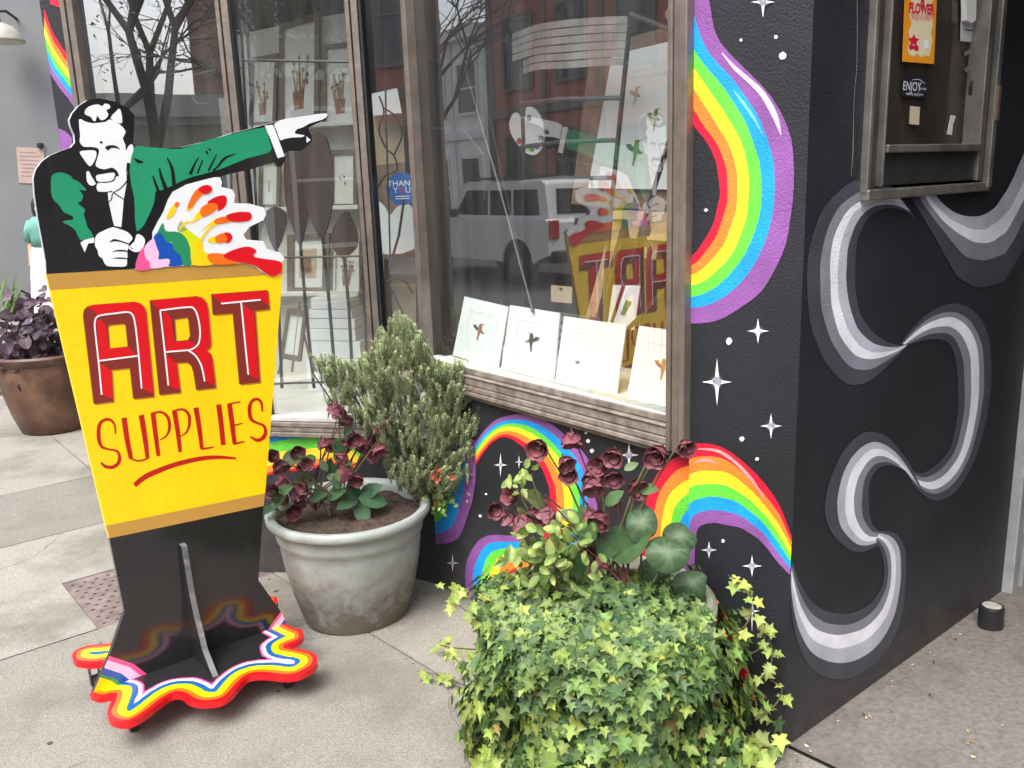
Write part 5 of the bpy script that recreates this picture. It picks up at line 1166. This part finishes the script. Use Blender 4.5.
# behind the corner pane
yp = lambda d: (lambda x, y: hit(x, y, Vc((0, d, 0)), Vc((0, -1, 0))))
f = yp(4.0); ct = thing('wood_cabinet', 'pale wooden cabinet with open side behind the corner pane', 'cabinet', f(398, 340))
mb = MB(); mb.prism([f(*p) for p in [(374, 251), (414, 249), (414, 258), (374, 260)]], Vc((0, .3, 0)), 0, 0); mb.build('top', WOOD, ct)
mb = MB(); mb.prism([f(*p) for p in [(376, 260), (384, 260), (386, 400), (378, 400)]], Vc((0, .3, 0)), 0, 0); mb.prism([yp(4.1)(*p) for p in [(384, 258), (416, 257), (416, 400), (384, 400)]], Vc((0, .2, 0)), 0, 0); mb.build('side', WOOD, ct)
mb = MB(); f = yp(4.05); mb.prism([f(*p) for p in [(368, 116), (402, 112), (405, 162), (371, 166)]], Vc((0, .25, 0)), 0, 0); mb.prism([f(*p) for p in [(371, 166), (405, 162), (407, 248), (374, 250)]], Vc((0, .25, 0)), 1, 1)
tag(mb.build('kraft_carton', [pbr('carton kraft', (.42, .31, .19), .7, .1, 10), BRWOOD], loc=f(390, 249)), 'tall kraft carton standing on the pale wooden cabinet', 'carton')
mb = MB(); f = yp(3.98); mb.prism([f(*p) for p in [(366, 95), (397, 88), (402, 113), (370, 116)]], Vc((0, .02, 0)), 0, 0)
tag(mb.build('white_card', WHITEP, loc=f(385, 116)), 'white card leaning on top of the kraft carton', 'card')
mb = MB(); f = yp(3.9); mb.prism([f(*p) for p in smooth_loop([(373, 250), (372, 210), (376, 201), (384, 206), (390, 215), (396, 208), (404, 204), (413, 210), (414, 249)], 3)], Vc((0, .02, 0)), 0, 0)
tag(mb.build('white_bag', WHITEP, loc=f(393, 250)), 'white paper bag with a scalloped top edge on the cabinet', 'bag')
f = yp(3.72); ty = thing('round_sign', 'round blue THANK YOU sign on a black stand behind the corner pane', 'sign', f(397, 330))
mb = MB(); c = f(402, 189); rad = (f(418, 189) - c).length
ux = Vc((1, 0, 0)); mb.prism([c + (ux * math.cos(k * .1309) + Z * math.sin(k * .1309)) * rad for k in range(48)], Vc((0, .006, 0)), 0, 0)
o_ = Vc((0, -.002, 0)); text_on(mb, 'THANK', c + o_ + Z * rad * .33, ux, Z, rad * .52, 1); text_on(mb, 'Y   U', c + o_ - Z * rad * .08, ux, Z, rad * .52, 1); text_on(mb, 'O', c + o_ * 1.2 - Z * rad * .08, ux, Z, rad * .46, 2)
for k in (.42, .56): mb.prism([c + o_ + ux * x * rad - Z * rad * z for x, z in ((-.45, k), (.45, k), (.45, k + .05), (-.45, k + .05))], Vc((0, .001, 0)), 1, 1)
mb.build('disc', [pbr('sign blue', rgb(18, 92, 176), .4, .03), WHITEP, pbr('sign pink red', rgb(214, 40, 60))], ty)
mb = MB(); mb.tube([f(404, 200), f(399, 235), f(383, 290), f(377, 298)], .006, 6); mb.tube([f(383, 285), f(395, 277), f(406, 282), f(413, 294)], .005, 6); mb.tube([f(392, 290), f(402, 312), f(406, 330)], .005, 6); mb.tube([f(385, 40), f(386, 120), f(389, 210), f(392, 330)], .004, 6)
mb.tube([Vc(p) for p in smooth_line([tuple(f(*p)) for p in [(379, 96), (384, 112), (379, 130), (386, 148), (394, 156), (397, 170), (385, 176), (374, 195)]], 4)], .004, 6); mb.tube([Vc(p) for p in smooth_line([tuple(f(*p)) for p in [(384, 108), (397, 118), (402, 135), (394, 155)]], 4)], .004, 6)
mb.build('stand', BLKMET, ty)
# ------------------------------------------------------------------ notices in the side window
sw = lambda o: (lambda x, y, k=0: onS(x, y, o + k))
f = sw(.026)
mb = MB(); q = [(905, -6), (937, -4), (934, 64), (902.5, 61.5)]; mb.prism([f(*p) for p in q], dA * .001, 0, 0)
g = lambda u, v, l=1: onS(*bil(q, u, v), .026 - .0004 * l)
mb.sheet([g(*p) for p in [(.18, .02), (.9, .02), (.84, .12), (.9, .2), (.85, .3), (.92, .42), (.86, .55), (.92, .65), (.88, .8), (.84, .90), (.7, .88), (.6, .92), (.45, .87), (.33, .92), (.2, .88), (.14, .8), (.22, .68), (.15, .55), (.24, .45), (.16, .3), (.22, .15)]], 1)
ux = (g(1, .3) - g(0, .3)); wid = ux.length; ux = ux / wid; uy = (g(.5, 0) - g(.5, 1)).normalized()
text_on(mb, 'FLOWER', g(.54, .21, 2), ux, uy, wid * .20, 2, bold=.05); text_on(mb, '8', g(.56, .10, 2), ux, uy, wid * .24, 2, bold=.05)
for v in (.30, .345): text_on(mb, 'flowers & plants' if v < .32 else 'made to order', g(.54, v, 2), ux, uy, wid * .10, 3)
c = (.33, .68); mb.sheet([g(c[0] + math.cos(k * .628 - 1.57) * (.19 if k % 2 == 0 else .10), c[1] + math.sin(k * .628 - 1.57) * (.10 if k % 2 == 0 else .05), 2) for k in range(10)], 2); mb.sheet([g(.18, .75, 2), g(.48, .75, 2), g(.5, .82, 2), g(.42, .83, 2), g(.33, .80, 2), g(.22, .83, 2)], 2); mb.sheet([g(.66, .66, 2), g(.8, .66, 2), g(.8, .78, 2), g(.66, .78, 2)], 4)
tag(mb.build('flyer', [pbr('flyer orange', rgb(232, 150, 36), .5, .04), pbr('flyer cream', rgb(226, 214, 176), .5, .03), pbr('flyer magenta', rgb(206, 22, 70), .5), pbr('flyer pink', rgb(220, 110, 120), .5), WHITEP], loc=f(918, 62)), 'orange and cream flyer with pink flower lettering stuck in the side window', 'flyer')
mb = MB(); q = [(903, 74.5), (929, 77), (926.5, 98.5), (902, 96.5)]; mb.prism([f(*p) for p in q], dA * .001, 0, 0)
ux = (g(1, .5) - g(0, .5)); wid = ux.length; ux = ux / wid; uy = (g(.5, 0) - g(.5, 1)).normalized()
text_on(mb, 'ENJOY', g(.38, .52), ux, uy, wid * .24, 1); text_on(mb, 'the view', g(.80, .56), ux, uy, wid * .09, 1); text_on(mb, 'read the small print', g(.5, .84), ux, uy, wid * .085, 1)
l, r = stroke2([(912, 80), (919, 79.5), (925, 84)], [.3, .6, .3]); mb.sheet([onS(x, y, .0256) for x, y in l + r[::-1]], 1)
tag(mb.build('sticker', [pbr('sticker navy', (.015, .018, .026), .4), pbr('sticker white', (.7, .7, .72), .5)], loc=f(915, 98)), 'small navy ENJOY sticker below the orange flyer', 'sticker')
mb = MB(); mb.prism([f(*p) for p in [(962, -10), (978, -10), (976.5, 42.5), (960.5, 41)]], dA * .001, 0, 0); mb.prism([sw(.01)(*p) for p in [(966, -12), (977, -12), (976, 20), (972, 23), (967, 20)]], dA * .015, 1, 1); mb.sheet([sw(.0255)(*p) for p in [(964, 29), (973, 30), (973, 31.2), (964, 30.2)]], 2)
tag(mb.build('paper_notice', [pbr('notice paper', (.5, .5, .54), .6), pbr('white plastic', (.75, .75, .74), .35), BDK], loc=f(968, 41)), 'pale paper notice with a white plastic sensor at the right of the side window', 'notice')
for nm, lab, cat, q, col in (('tag', 'small beige tag stuck low in the side window', 'tag', [(910.5, 106), (920, 107), (919, 125), (909.5, 124)], (.55, .46, .32)), ('tape_scrap', 'scrap of white tape low on the side window pane', 'tape', [(951, 115), (956, 116), (953, 125), (952, 135), (947, 134), (949, 124)], (.6, .6, .6)), ('tape_scrap', 'upper of two slanting grey tape marks on the side window', 'tape', [(964, 52), (974, 47), (975.5, 51.5), (965, 56)], (.16, .14, .13)), ('tape_scrap', 'lower of two slanting grey tape marks on the side window', 'tape', [(964, 69), (974, 62), (975.5, 66.5), (966, 73)], (.16, .14, .13))):
    mb = MB(); mb.prism([f(*p) for p in q], dA * .001, 0, 0); tag(mb.build(nm, pbr('scrap %s %s' % (nm, col), col, .5, .1, 30), loc=f(*q[2])), lab, cat)
mb = MB(); mb.prism([sw(.012)(*p) for p in smooth_loop([(974, 78), (979, 76), (981, 84), (981, 95), (978, 102), (973, 101), (972, 90)], 3)], dA * .010, 0, 0)
weld(mb.build('latch', BLKMET, fs))
# ------------------------------------------------------------------ neighbouring wall, lamp, notice and passer-by
nz_ = gh(20)
nb = thing('neighbour_building', 'plain grey stuccoed building beyond the recessed entrance', 'building', Vc((-6.5, 12.6, nz_)))
mb = MB(); mb.box(-14, 2.5, 12.6, 13.0, -.5, 5.4); mb.build('wall', WALLG, nb)
mb = MB(); mb.box(-14.1, 2.6, 12.5, 13.1, 5.4, 5.6); mb.build('coping', pbr('stone coping', (.4, .4, .4), .8), nb)
wp = lambda d: (lambda x, y: hit(x, y, Vc((0, 12.6 - d, 0)), Vc((0, -1, 0))))
lc = wp(.45)(2, 38); lm = thing('wall_lamp', 'cream dome lamp on a bracket high on the grey wall', 'lamp', Vc((lc.x, 12.6, lc.z + .2)))
mb = MB(); mb.lathe(lc + Z * -.05, [(.27, 0), (.262, .03), (.22, .12), (.15, .19), (.06, .23), (.02, .24)], 32); mb.build('shade', pbr('enamel cream', (.30, .29, .25), .45), lm, smooth=True)
mb = MB(); mb.tube([lc + Z * .18, lc + Z * .32, lc + Vc((0, .2, .36)), lc + Vc((0, .45, .3))], .018, 8); mb.build('bracket', BLKMET, lm)
mb = MB(); mb.lathe(lc + Z * -.052, [(.25, 0), (.25, .002)], 32); mb.build('rim', pbr('lamp pale rim', (.6, .56, .42), .5), lm)
mb = MB(); f = wp(.012); q = [(16, 147), (44, 148), (44, 184), (19, 183)]; mb.prism([f(*p) for p in q], Vc((0, .01, 0)), 0, 0)
for k in range(7):
    v = .12 + k * .11; mb.sheet([wp(.0135)(*bil(q, u, w)) for u, w in ((.12, v), (U(.6, .88), v), (.8, v + .035), (.12, v + .035))], 1)
tag(mb.build('wall_notice', [pbr('notice pink', (.36, .26, .23), .7), pbr('notice ink', (.22, .17, .16), .7)], loc=f(30, 184)), 'faded pink notice with lines of text on the grey wall', 'notice')
mb = MB(); f = wp(.06); mb.prism([f(*p) for p in [(37, 143), (41, 143), (41, 148), (37, 148)]], Vc((0, .055, 0)), 0, 0)
tag(mb.build('wall_fixture', BLKMET, loc=wp(0)(39, 146)), 'small black box fixed above the pink notice', 'fixture')
pz = gh(20) ; pc_ = Vc((hit(40, 250, Vc((0, 11.9, 0)), Vc((0, -1, 0))).x + .08, 11.9, pz))
person = None
def skin(name, pts, edges, rad, mat, parent, loc, sub=1):
    me = bpy.data.meshes.new(name); me.from_pydata([Vc(p) for p in pts], edges, []); o = bpy.data.objects.new(name, me); COL.objects.link(o)
    sk_ = o.modifiers.new('skin', 'SKIN'); sk_.use_smooth_shade = True
    for i, r in enumerate(rad): me.skin_vertices[0].data[i].radius = (r, r) if not isinstance(r, tuple) else r
    me.skin_vertices[0].data[0].use_root = True
    s_ = o.modifiers.new('sub', 'SUBSURF'); s_.levels = s_.render_levels = sub
    me.materials.append(mat); o.location = loc; LOC[o.name] = Vc(loc)
    if parent: o.parent = parent; o.location = Vc(loc) - LOC[parent.name]
    return o
SK = pbr('skin', (.45, .27, .19), .5, .05, 10)
body = skin('person', [(0, 0, .95), (0, 0, 1.15), (0, 0, 1.36), (0, 0, 1.45), (0, -.015, 1.56), (0, -.01, 1.66), (.15, 0, 1.38), (.20, .02, 1.12), (.19, -.06, .88), (.19, -.08, .80), (-.15, 0, 1.38), (-.20, .02, 1.12), (-.19, -.06, .88), (-.19, -.08, .80), (.09, 0, .90), (.09, -.03, .50), (.09, .02, .09), (.09, -.12, .03), (-.09, 0, .90), (-.09, .04, .50), (-.09, .06, .09), (-.09, -.08, .03)],
            [(0, 1), (1, 2), (2, 3), (3, 4), (4, 5), (2, 6), (6, 7), (7, 8), (8, 9), (2, 10), (10, 11), (11, 12), (12, 13), (0, 14), (14, 15), (15, 16), (16, 17), (0, 18), (18, 19), (19, 20), (20, 21)],
            [(.15, .11), (.13, .10), (.15, .10), .055, .085, .08, .055, .042, .03, .035, .055, .042, .03, .035, .085, .058, .04, .035, .085, .058, .04, .035], SK, None, pc_)
tag(body, 'person in a teal top and long white skirt half hidden behind the yellow sign', 'person')
mb = MB(); c = pc_; mb.lathe(c, [(.165, 1.08), (.16, 1.2), (.175, 1.3), (.18, 1.38), (.12, 1.45), (.07, 1.47)], 24)
for s_ in (-1, 1): mb.tube([c + Vc((s_ * .13, 0, 1.39)), c + Vc((s_ * .19, .01, 1.27)), c + Vc((s_ * .212, .02, 1.14))], [.075, .068, .06], 12)
mb.build('top', pbr('teal cloth', (.12, .32, .27), .8, .15, 10), body, smooth=True)
mb = MB(); n = 40; prev = None
for z, r in ((1.12, .155), (1.0, .19), (.7, .23), (.4, .26), (.17, .29)):
    ring = [mb.pt(c + Vc(((r + .018 * (1.12 - z) * math.sin(9 * k * 2 * math.pi / n)) * math.cos(k * 2 * math.pi / n), (r + .018 * math.sin(9 * k * 2 * math.pi / n) * (1.12 - z)) * .85 * math.sin(k * 2 * math.pi / n), z))) for k in range(n)]
    if prev:
        for k in range(n): mb.f.append([prev[k], prev[(k + 1) % n], ring[(k + 1) % n], ring[k]]); mb.m.append(0)
    prev = ring
mb.build('skirt', pbr('white cotton', (.66, .67, .68), .85, .08, 8), body, smooth=True)
mb = MB(); mb.lathe(c + Vc((0, .012, 1.50)), [(.05, -.12), (.09, -.06), (.105, .04), (.104, .12), (.08, .19), (.03, .215)], 20); mb.lathe(c + Vc((0, .09, 1.36)), [(.05, -.06), (.085, .0), (.08, .12), (.04, .16)], 16)
mb.build('hair', pbr('dark hair', (.02, .015, .013), .5, .3, 30), body, smooth=True)
# shoes and face of the passer-by
for s_ in (-1, 1): mb = MB(); mb.lathe(c + Vc((s_ * .03, -.105, 1.60)), [(.009, -.004), (.011, 0), (.009, .004)], 8); mb.build('eye', BLKMET, body)
mb = MB(); mb.lathe(c + Vc((0, -.112, 1.56)), [(.012, -.015), (.014, 0), (.006, .03)], 8); mb.build('nose', SK, body)
# ------------------------------------------------------------------ across the street (seen in the shop glass)
ZR = -.26
PANE = pbr('far window glass', (.05, .06, .07), .08, .1, 1)
def far_building(name, label, a0, a1, h, wallm, trim, floors, cols, corn=.35, rr0=-15.0, dep=8, ground_dark=True):
    t = thing(name, label, 'building', W((a0 + a1) / 2, rr0, -.2)); w = (a1 - a0) / cols
    mb = MB(); mb.abox(a0, a1, rr0 - dep, rr0, -.4, h); mb.build('wall', wallm, t)
    mb = MB(); mb.abox(a0 - .1, a1 + .1, rr0 - .4, rr0 + corn, h - .02, h + .35); mb.build('cornice', trim, t); mb = MB(); mb.abox(a0, a1, rr0 - .1, rr0 + .12, h / floors * 1.0 - .15, h / floors + .1); mb.build('string_course', trim, t)
    for k in range(cols + 1): mb = MB(); xp = a0 + k * w; mb.abox(xp - .11, xp + .11, rr0 - .05, rr0 + .06, -.3, h - .03); mb.build('pilaster', trim, t)
    for fl_ in range(floors):
        z0 = -.2 + fl_ * h / floors
        for k in range(cols):
            x0, x1 = a0 + k * w + w * .24, a0 + (k + 1) * w - w * .24; zb, zt_ = z0 + (.9 if fl_ else .5), z0 + h / floors - .55
            mb = MB(); f_ = .09
            mb.abox(x0 - f_, x0, rr0 - .0, rr0 + .07, zb - f_, zt_ + f_); mb.abox(x1, x1 + f_, rr0, rr0 + .07, zb - f_, zt_ + f_); mb.abox(x0, x1, rr0, rr0 + .07, zt_, zt_ + f_); mb.abox(x0, x1, rr0, rr0 + .11, zb - f_, zb); mb.abox(x0, x1, rr0 + .01, rr0 + .05, (zb + zt_) / 2 - .03, (zb + zt_) / 2 + .03)
            fo = mb.build('window', trim, t); mb = MB(); mb.face([W(x0, rr0 + .02, zb), W(x1, rr0 + .02, zb), W(x1, rr0 + .02, zt_), W(x0, rr0 + .02, zt_)]); mb.build('pane', PANE, fo)
    return t
BRK = pbr('red brick wall', (.40, .15, .115), .85, .3, 14, .4, 60); BRK2 = pbr('brown brick wall', (.20, .12, .09), .85, .3, 14, .4, 60)
TRW = pbr('white trim', (.70, .70, .68), .6, .05, 4); TRD = pbr('dark trim', (.16, .14, .13), .6, .1, 4); GRB = pbr('pale clapboard', (.78, .78, .76), .7, .06, 6)
far_building('brick_building', 'red brick storefront with tall dark windows across the street', 4.5, 22.7, 10.5, BRK, TRD, 3, 7)
far_building('clapboard_house', 'pale grey two storey house with white trim across the street', 23.0, 38, 5.95, GRB, TRW, 2, 8)
far_building('brick_building', 'brown brick block with white window trim opposite the camera', -16, -.6, 7.5, BRK2, TRW, 2, 6)
far_building('stucco_house', 'low cream stucco house with white window trim opposite the shop', -.4, 4.2, 2.9, pbr('cream stucco', (.55, .50, .43), .8, .1, 2), TRW, 1, 2)
far_building('stucco_building', 'pale stucco block at the far end of the street opposite', -42, -16.4, 9.0, pbr('beige stucco', (.42, .38, .33), .8, .1, 2), TRW, 3, 8)
t = thing('sky_screen_block', 'unseen brown brick block added to cut sky light on the side wall', 'building', W(-16, 2, -.2)); mb = MB(); mb.abox(-24, -16, -3, 14, -.4, 8); mb.build('wall', BRK2, t)  # unseen block added to screen sky light from the side wall
for k in range(5):
    mb = MB(); mb.abox(-16, -15.93, -2 + k * 3.1, -.5 + k * 3.1, 1, 3); fo = mb.build('window', TRW, t); mb = MB(); mb.abox(-15.93, -15.92, -1.9 + k * 3.1, -.6 + k * 3.1, 1.1, 2.9); mb.build('pane', PANE, fo)
# bare street trees
BARK = pbr('grey bark', (.12, .105, .09), .9, .35, 12, .5, 40)
def tree(label, base, h, seed, leaves, lim=6):
    R = random.Random(seed); t = thing('street_tree', label, 'tree', base, 'street trees across the road'); mb = MB(); lf = MB()
    def grow(p, d, L, r, dep):
        q = p + d * L * .5 + Vc((R.uniform(-1, 1), R.uniform(-1, 1), R.uniform(-.3, .6))) * L * .07; e = q + (d + Vc((R.uniform(-1, 1), R.uniform(-1, 1), R.uniform(-.2, .7))) * .25).normalized() * L * .5
        mb.tube([p, q, e], [r, r * .85, r * .68], 6 if dep < 3 else 4, cap=False)
        if dep >= lim:
            return
        if dep >= 4 and leaves:
            for i in range(3):
                lp = e + Vc((R.uniform(-1, 1), R.uniform(-1, 1), R.uniform(-1, 1))) * .25; s = R.uniform(.05, .09); a_ = Vc((R.uniform(-1, 1), R.uniform(-1, 1), R.uniform(-1, 1))).normalized() * s; b_ = a_.cross(Vc((R.uniform(-1, 1), .3, R.uniform(-1, 1)))); lf.face([lp, lp + a_, lp + a_ + b_ * .7])
        for k in range(3 if dep < 2 else 2 + (R.random() < .35)):
            a = R.uniform(0, 6.28); s = R.uniform(.45, .85); x, y, z = basis(d, Vc((.2, .3, 1)))
            grow(e, (d + (x * math.cos(a) + z * math.sin(a)) * s + Z * .12).normalized(), L * R.uniform(.66, .84), r * .62, dep + 1)
    grow(base, Vc((0, 0, 1)), h * .32, h * .018, 0)
    mb.build('trunk', BARK, t)
    if leaves: lf.tint = (1, 1, 1); lf.build('crown', pbr('spring leaves', (.10, .14, .045), .7, .3, 2), t)
for i, (a, h, lv, lab) in enumerate(((-3.0, 6.5, 1, 'bare branching street tree with a few leaves opposite the brown brick block'), (1.6, 7.6, 1, 'bare street tree where the brick storefront meets the cream house'), (-9, 9, 1, 'tall bare street tree near the far end of the brown brick block'), (22.6, 8, 0, 'leafless street tree at the end of the red brick storefront'), (28, 7, 0, 'leafless street tree before the pale grey house'))):
    tree(lab, W(a, -12.4, -.22), h, 11 + i, lv)
tree('spreading bare street tree with dense twigs before the cream house', W(.2, -11.9, -.22), 5.6, 31, 1, 7)
tree('slender twiggy street tree before the side of the cream house', W(2.6, -11.4, -.22), 5.4, 37, 1, 7)
tree('low twiggy street tree with the widest crown before the edge of the brown brick block', W(-1.5, -11.6, -.22), 5.2, 41, 1, 7)
# parked off-roader
CP = pbr('white car paint', (.82, .82, .82), .2, .03, 3, coat=.6); CG = pbr('car glass', (.015, .018, .02), .05, .1, 2); CB = pbr('black plastic', (.02, .02, .022), .5)
ca, cr_ = 9.85, -7.0
car = thing('parked_car', 'white boxy off roader parked in the street, seen as a reflection in the shop glass', 'car', W(ca + 2.2, cr_ - .9, ZR))
cv = lambda l, y, z: W(ca + l, cr_ - y, ZR + z)
def side(mb, prof, y0, y1, m=0, inset=0): mb.prism([cv(l, y0, z) for l, z in prof], dR * -(y1 - y0), m, m)
def arch(cx, r): return [(cx + math.cos(a) * r, .38 + math.sin(a) * r) for a in [math.pi * k / 8 for k in range(9)]]
mb = MB(); low = [(.0, .55), (0, 1.08), (.06, 1.14), (3.2, 1.14), (4.25, 1.06), (4.42, .98), (4.48, .6), (4.42, .42)] + [(l, z) for l, z in arch(3.55, .43)] + [(3.1, .40), (1.25, .40)] + [(l, z) for l, z in arch(.85, .43)] + [(.3, .45)]
side(mb, low, 0, 1.8); bevel(mb.build('body', CP, car), .03, 2)
mb = MB(); side(mb, [(.06, 1.14), (.16, 1.70), (.26, 1.76), (2.3, 1.78), (2.45, 1.74), (3.05, 1.14)], .08, 1.72); bevel(mb.build('cabin', CP, car), .04, 2)
for q in ([(.30, 1.2), (.36, 1.62), (1.02, 1.63), (1.02, 1.2)], [(1.10, 1.2), (1.10, 1.63), (1.68, 1.63), (1.72, 1.2)], [(1.80, 1.2), (1.76, 1.63), (2.36, 1.63), (2.80, 1.2)]):
    for y0, y1 in ((.07, .085), (1.715, 1.73)): mb = MB(); side(mb, q, y0, y1); mb.build('side_window', CG, car)
mb = MB(); mb.prism([cv(.09, .25, 1.22), cv(.09, 1.55, 1.22), cv(.155, 1.5, 1.62), cv(.155, .3, 1.62)], dA * .02, 0, 0)
for p in mb.v: p += dA * -.03
mb.build('rear_window', CG, car)
mb = MB(); mb.prism([cv(2.98, .2, 1.2), cv(2.98, 1.6, 1.2), cv(2.50, 1.55, 1.68), cv(2.50, .25, 1.68)], dA * .03, 0, 0)
mb.build('windscreen', CG, car)
for l in (.85, 3.55):
    for y in (-.02, 1.6):
        mb = MB(); mb.tube([cv(l, y, .37), cv(l, y + .22, .37)], .36, 24); wo = mb.build('wheel', CB, car); mb = MB(); mb.tube([cv(l, y - .01, .37), cv(l, y + .23, .37)], .21, 12); mb.build('rim', GREYMET, wo)
for y in (.02, 1.6): mb = MB(); mb.obox(cv(-.03, y, .82), dA * .12, dR * -.18, Z * .30); mb.build('tail_light', pbr('tail red', (.45, .02, .02), .2), car)
mb = MB(); mb.obox(cv(-.12, .05, .42), dA * .2, dR * -1.7, Z * .2); mb.obox(cv(4.4, .05, .42), dA * .16, dR * -1.7, Z * .2); bevel(mb.build('bumper', CB, car), .03)
mb = MB(); mb.obox(cv(-.012, .75, .75), dA * .012, dR * -.32, Z * .14); mb.build('number_plate', WHITEP, car)
mb = MB(); mb.obox(cv(.35, .2, 1.80), dA * 1.9, dR * -.04, Z * .05); mb.obox(cv(.35, 1.56, 1.80), dA * 1.9, dR * -.04, Z * .05); mb.build('roof_rail', CB, car)
for y in (-.18, 1.80): mb = MB(); mb.obox(cv(2.6, y, 1.15), dA * .1, dR * -.18, Z * .15); bevel(mb.build('mirror', CB, car), .02)
for y in (.12, 1.45): mb = MB(); mb.obox(cv(4.46, y, .75), dA * .03, dR * -.22, Z * .2); mb.build('headlight', WHITEP, car)
for i, (a, r) in enumerate(((15.1, -7.4), (16.0, -7.2))):
    c = W(a, r, ZR); t = thing('traffic_barrel', ('orange striped barrel just ahead of the parked car', 'orange striped barrel further ahead of the parked car')[i], 'traffic barrel', c, 'traffic barrels'); 
    mb = MB(); mb.lathe(c, [(.33, 0), (.33, .06), (.29, .08), (.26, .9), (.2, 1.02)], 20); mb.build('drum', pbr('safety orange', (.65, .12, .03), .5), t)
    mb = MB(); mb.lathe(c + Z * .55, [(.283, 0), (.275, .16)], 20); mb.build('white_band', WHITEP, t)
# ------------------------------------------------------------------ light, sky, camera
SUN_EL, SUN_AZ = math.radians(58), math.atan2(-.50, -.87)           # direction the light comes from: (sin, cos) of the azimuth
sd = bpy.data.lights.new('sun', 'SUN'); sd.energy = .75; sd.angle = math.radians(40); sd.color = (1, .96, .90)
so = bpy.data.objects.new('sun', sd); COL.objects.link(so)
sv = Vc((math.sin(SUN_AZ) * math.cos(SUN_EL), math.cos(SUN_AZ) * math.cos(SUN_EL), math.sin(SUN_EL)))
so.rotation_euler = sv.to_track_quat('Z', 'Y').to_euler()
w = bpy.data.worlds.new('World'); S.world = w; w.use_nodes = True; nt = w.node_tree
bg = nt.nodes['Background']; sk = nt.nodes.new('ShaderNodeTexSky'); sk.sky_type = 'NISHITA'; sk.sun_disc = False; sk.sun_elevation = SUN_EL; sk.sun_rotation = SUN_AZ
sk.dust_density = 4; sk.air_density = 1.0; sk.ozone_density = 1.0
hs = nt.nodes.new('ShaderNodeHueSaturation'); hs.inputs['Saturation'].default_value = .35
nt.links.new(sk.outputs[0], hs.inputs['Color']); nt.links.new(hs.outputs[0], bg.inputs['Color']); bg.inputs['Strength'].default_value = .15
cam = bpy.data.cameras.new('camera'); co = bpy.data.objects.new('camera', cam); COL.objects.link(co)
cam.sensor_width = 36; cam.sensor_fit = 'HORIZONTAL'; cam.lens = FOC / 1024 * 36; cam.clip_end = 500; cam.clip_start = .05
from mathutils import Matrix
M = Matrix((( _r.x, _u.x, -_fw.x, CAM.x), (_r.y, _u.y, -_fw.y, CAM.y), (_r.z, _u.z, -_fw.z, CAM.z), (0, 0, 0, 1)))
co.matrix_world = M; S.camera = co
S.view_settings.view_transform = 'Standard'; S.view_settings.look = 'None'; S.view_settings.exposure = 1.78; S.view_settings.gamma = 1; S.view_settings.use_curve_mapping = False
S.render.engine = 'CYCLES'; S.cycles.use_denoising = True; S.cycles.max_bounces = 8; S.cycles.transparent_max_bounces = 10; S.cycles.diffuse_bounces = 4; S.cycles.glossy_bounces = 3
S.cycles.sample_clamp_indirect = 6; S.cycles.caustics_reflective = False; S.cycles.caustics_refractive = False
